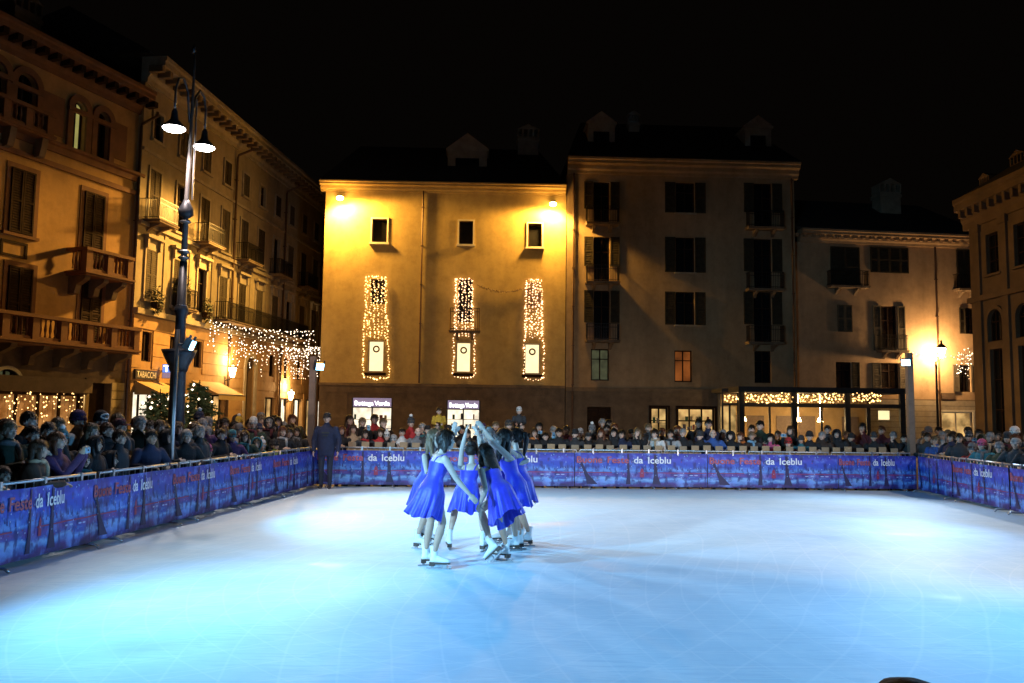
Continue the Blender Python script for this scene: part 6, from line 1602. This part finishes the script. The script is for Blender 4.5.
def skater(label, pelvis, chest, head, facing, hands, feet, hair, hdir=None, hem=0.34, swing=(0, 0), flare=0.20, scale=1.0, hpose=0.35, seed=0):
    """pelvis, chest (between the shoulders), head: world points; feet: (x, y, toe angle, pitch, z) of the blade middle; hands: world points (screen-left one first)"""
    S = scale; f = Vector((facing[0], facing[1], 0)).normalized(); rt = f.cross(Z)              # her right-hand side
    feet = list(feet)                                     # keep both planted skates within reach of the legs
    for i, q in enumerate(feet):
        hp = pelvis + rt * (-1, 1)[i] * 0.082 * S; L_ = 0.805 * S; dz = hp.z - 0.03 - (0.20 + q[4])
        if dz > L_ * 0.985: pelvis = pelvis - Z * (dz - L_ * 0.985); dz = L_ * 0.985
        ax, ay = q[0] - 0.038 * math.cos(q[2]), q[1] - 0.038 * math.sin(q[2]); v = Vector((ax - hp.x, ay - hp.y, 0)); m_ = math.sqrt(max(1e-4, L_ * L_ - dz * dz))
        if v.length > m_: v2 = v * (m_ / v.length); feet[i] = (q[0] + v2.x - v.x, q[1] + v2.y - v.y, *q[2:])
    spine = (chest - pelvis).normalized(); fwd = (f - spine * f.dot(spine)).normalized()
    root_p = Vector((pelvis.x, pelvis.y, 0)); B = Body()
    pt = lambda t_, off=0.0: pelvis.lerp(chest, t_) + fwd * off
    rings = [(-0.28, .120, .095, 0), (-.10, .155, .115, -.01), (.12, .140, .105, -.005), (.38, .108, .085, .0), (.62, .128, .098, .01), (.84, .142, .100, .005), (.97, .125, .078, .0), (1.07, .070, .055, .0)]
    B.loft([(pt(t_, o_ * S), rt * a * S, fwd * b * S) for t_, a, b, o_ in rings], 0, 18)
    nb = chest + spine * 0.02
    B.limb([nb, nb.lerp(head, 0.62)], [0.044 * S, 0.042 * S], 0)
    hd = Vector(hdir).normalized() if hdir is not None else f
    hz = (head - chest).normalized() * 0.6 + Z * 0.6; hz = (hz - hd * hz.dot(hd)).normalized(); hx = (-hd).cross(hz)
    T = Matrix((hx, -hd, hz)).transposed().to_4x4(); T.translation = head
    head_parts(B, T, 0, 0.95 * S)
    sh = [chest - rt * 0.155 * S + spine * -0.015, chest + rt * 0.155 * S + spine * -0.015]
    for i, hp in enumerate(hands):
        s = -1 if i == 0 else 1
        if hp is None: continue
        tgt, pole = (hp if isinstance(hp, tuple) else (hp, Vector((0, 0, -1)) + rt * s * 0.5))
        dirn = (tgt - sh[i]).normalized(); el, wr = ik(sh[i], tgt - dirn * 0.10 * S, 0.27 * S, 0.235 * S, pole)
        B.limb([sh[i], sh[i].lerp(el, 0.5), el, el.lerp(wr, 0.4), wr], [0.046 * S, 0.041 * S, 0.034 * S, 0.035 * S, 0.024 * S], 0)
        hand(B, wr, (wr - el), -rt * s * 0.8 + fwd * 0.3, 0, 0.92 * S, hpose, s)
    ankles = []
    for i, ft in enumerate(feet):
        s = -1 if i == 0 else 1; x, y, toe, pitch, z0 = ft
        Mx = Matrix.Translation((x, y, z0)) @ Matrix.Rotation(toe, 4, 'Z') @ Matrix.Rotation(pitch, 4, 'Y')
        an = Mx @ Vector((-0.038, 0, 0.20)); hip = pelvis + rt * s * 0.082 * S - spine * 0.02
        td = Vector((math.cos(toe), math.sin(toe), 0)); kn, an2 = ik(hip, an, 0.42 * S, 0.40 * S, td + f * 0.4)
        Mx = Matrix.Translation(an2 - an) @ Mx; an = an2
        B.limb([hip, hip.lerp(kn, 0.45), kn, kn.lerp(an, 0.33), kn.lerp(an, 0.8), an], [0.083 * S, 0.070 * S, 0.050 * S, 0.054 * S, 0.037 * S, 0.036 * S], 1, 12)
        ankles.append(Mx)
    me = B.mesh('person_body', [SKIN[2], TIGHT], 0.0105, 3)
    me.transform(Matrix.Translation(-root_p))
    o = tag(link('person', me, None, root_p), label, 'person', 'skaters in blue dresses')
    for Mx in ankles:
        Lm = Matrix.Translation(-root_p) @ Mx; b = link('skate', BOOTM, o); b.matrix_basis = Lm; link('sole', SOLEM, b); link('blade', BLADEM, b)
    # dress: bodice and pleated skirt in one sheet
    n = 96; rr = random.Random(seed); vs, fs = [], []; ph = rr.uniform(0, 6)
    prof = [(.80, .152, .110, .005), (.66, .146, .112, .012), (.50, .126, .100, .006), (.36, .118, .094, .002), (.18, .146, .116, 0), (.04, .168, .134, 0)]
    rows = [(pt(t_, o_ * S), rt * a * S, fwd * b * S, 0.0) for t_, a, b, o_ in prof]
    sw = Vector((swing[0], swing[1], 0)); m_ = 9
    for j in range(1, m_ + 1):
        g_ = j / m_; dn = -(spine * (1 - g_) + Z * g_).normalized()
        c = rows[5][0] + (-spine * 0.5 - Z * 0.5).normalized() * hem * g_ * S + sw * g_ ** 1.6
        rad = 1 + (flare / 0.15 - 1) * (g_ ** 0.85); rows.append((c, rt * .168 * rad * S, fwd * .150 * rad * S, g_))
    for c, ax, ay, g_ in rows:
        for k in range(n):
            q = 2 * math.pi * k / n; fold = 1 + g_ * (0.075 * math.sin(13 * q + ph) + 0.085 * math.sin(5 * q + 2 * ph) + 0.05 * math.sin(19 * q + 3 * ph))
            dz = Z * (0.03 * g_ * math.sin(3 * q + ph) + 0.012 * g_ * math.sin(8 * q)) * (1 if g_ > 0 else 0)
            neck = spine * (0.10 * max(0, math.sin(q)) ** 2 * S) if c is rows[0][0] else Vector()
            vs.append(tuple(c + (ax * math.cos(q) + ay * math.sin(q)) * fold + dz + neck - root_p))
    for j in range(len(rows) - 1):
        for k in range(n):
            k2 = (k + 1) % n; fs.append((j * n + k, j * n + k2, (j + 1) * n + k2, (j + 1) * n + k))
    db = MB(); db.v, db.f, db.m = vs, fs, [0] * len(fs); d_ = db.build('dress', DRESS, o, smooth=True)
    sb = MB()
    for s in (-1, 1):
        a = pt(.80, .09 * S) + rt * s * .085 * S; b = chest + rt * s * .085 * S + spine * .035 + fwd * 0.01; c = pt(.80, -.085 * S) + rt * s * .06 * S
        sb.tube([a - root_p, (a.lerp(b, .6) + fwd * .025) - root_p, b - root_p, (b.lerp(c, .5) - fwd * .03) - root_p, c - root_p], 0.009, 6)
    sb.build('straps', DRESS, d_)
    hm = link('hair', HAIR[hair[1]], o); Th = Matrix.Translation(-root_p) @ T @ Matrix.Scale(1.05 * S, 4); hm.matrix_basis = Th
    hm.material_slots[0].link = 'OBJECT'; hm.material_slots[0].material = HAIRM[hair[0]]
    fm = link('face', FACE, o); fm['kind'] = 'stuff'; fm.matrix_basis = Matrix.Translation(-root_p) @ T @ Matrix.Scale(0.95 * S, 4)
    return o
K = at(468, 421, 10.75)
def K_(dx, dy, dz): return K + Vector((dx, dy, dz))
def ft(x, y, toe_deg, pitch=0.0, z=0.0):
    d = ray(x, y); t_ = -CAMZ / d.z; return (d.x * t_, d.y * t_, R(toe_deg), pitch, z)
down = lambda x, y, d: (at(x, y, d), Vector((0.5, 0.3, 0)))
# front left, seen from behind
skater('skater nearest the camera, back turned, arm stretched low to the right', at(432, 488, 9.85), at(440.5, 457, 9.9), at(446.5, 441, 9.98), (0.9, 0.45), [K_(-0.06, -0.12, -0.02), (at(475, 502, 9.85), Vector((0, 0.2, -1)))], [ft(427, 563, 12), ft(437, 569, -8)], ('dark', 'bob'), hdir=(0.85, 0.6, 0.05), hem=0.345, swing=(-0.07, 0.0), flare=0.205, seed=1)
# behind her, face turned to the camera
skater('skater with light brown hair, face half hidden behind the nearest skater', at(427, 481, 11.1), at(432, 455, 11.1), at(435, 440, 11.05), (0.85, -0.5), [K_(-0.10, 0.05, 0.06), (at(448, 470, 10.9), Vector((0, -1, -1)))], [ft(420, 549, -20), ft(422, 546, 20, 0.45, 0.10)], ('blond', 'long'), hdir=(0.8, -0.6, 0), seed=2)
# centre, from behind
skater('skater in the middle with tied dark hair, back to the camera, feet apart', at(467, 488, 11.2), at(471.5, 465.5, 11.2), at(471.5, 451, 11.25), (0.1, 1.0), [K_(-0.02, 0.25, 0.0), K_(0.10, 0.22, 0.02)], [ft(449, 549, 100), ft(484, 551, 70)], ('dark', 'bun'), hdir=(0.05, 1, -0.1), hem=0.34, seed=3, scale=0.93)
# bending forward in front
skater('skater bending deeply forward in front of the right pair, one skate kicked up', at(500, 489, 10.35), at(489, 469, 10.45), at(485.5, 456, 10.55), (-0.75, 0.65), [(at(480, 512, 10.3), Vector((0.3, -0.6, 0))), K_(0.06, -0.02, -0.05)], [ft(506, 559, 150), ft(498, 563, 165, 0.75, 0.09)], ('dark', 'long'), hdir=(-0.6, 0.6, -0.55), hem=0.39, flare=0.215, seed=4)
# right, in profile
skater('skater on the right in profile with long black hair, both arms raised', at(515, 483, 11.1), at(507, 455.5, 11.05), at(503, 439.5, 11.0), (-0.97, -0.15), [K_(0.05, -0.05, 0.06), K_(0.02, 0.05, 0.10)], [ft(513, 550, 190), ft(519, 548, 185)], ('black', 'long'), hdir=(-1, -0.2, 0.05), hem=0.36, seed=5)
# behind the hands
skater('skater behind the joined hands with dark hair, mostly hidden', at(499, 478, 11.9), at(494, 452, 11.9), at(487, 437.5, 11.85), (-0.85, -0.45), [K_(0.06, 0.10, 0.04), K_(0.0, 0.16, 0.09)], [ft(500, 543, 200), ft(507, 541, 190)], ('black', 'bob'), hdir=(-0.8, -0.5, 0), seed=6)
# farthest right
skater('skater farthest right with dark ponytail, half hidden behind the profile skater', at(521, 480, 11.6), at(517, 453, 11.6), at(514, 438, 11.6), (-0.9, 0.2), [K_(0.10, 0.12, 0.05), (at(508, 470, 11.4), Vector((0, -1, -.5)))], [ft(526, 546, 185), ft(519, 543, 180)], ('black', 'tail'), hdir=(-0.9, 0.1, 0), seed=7)
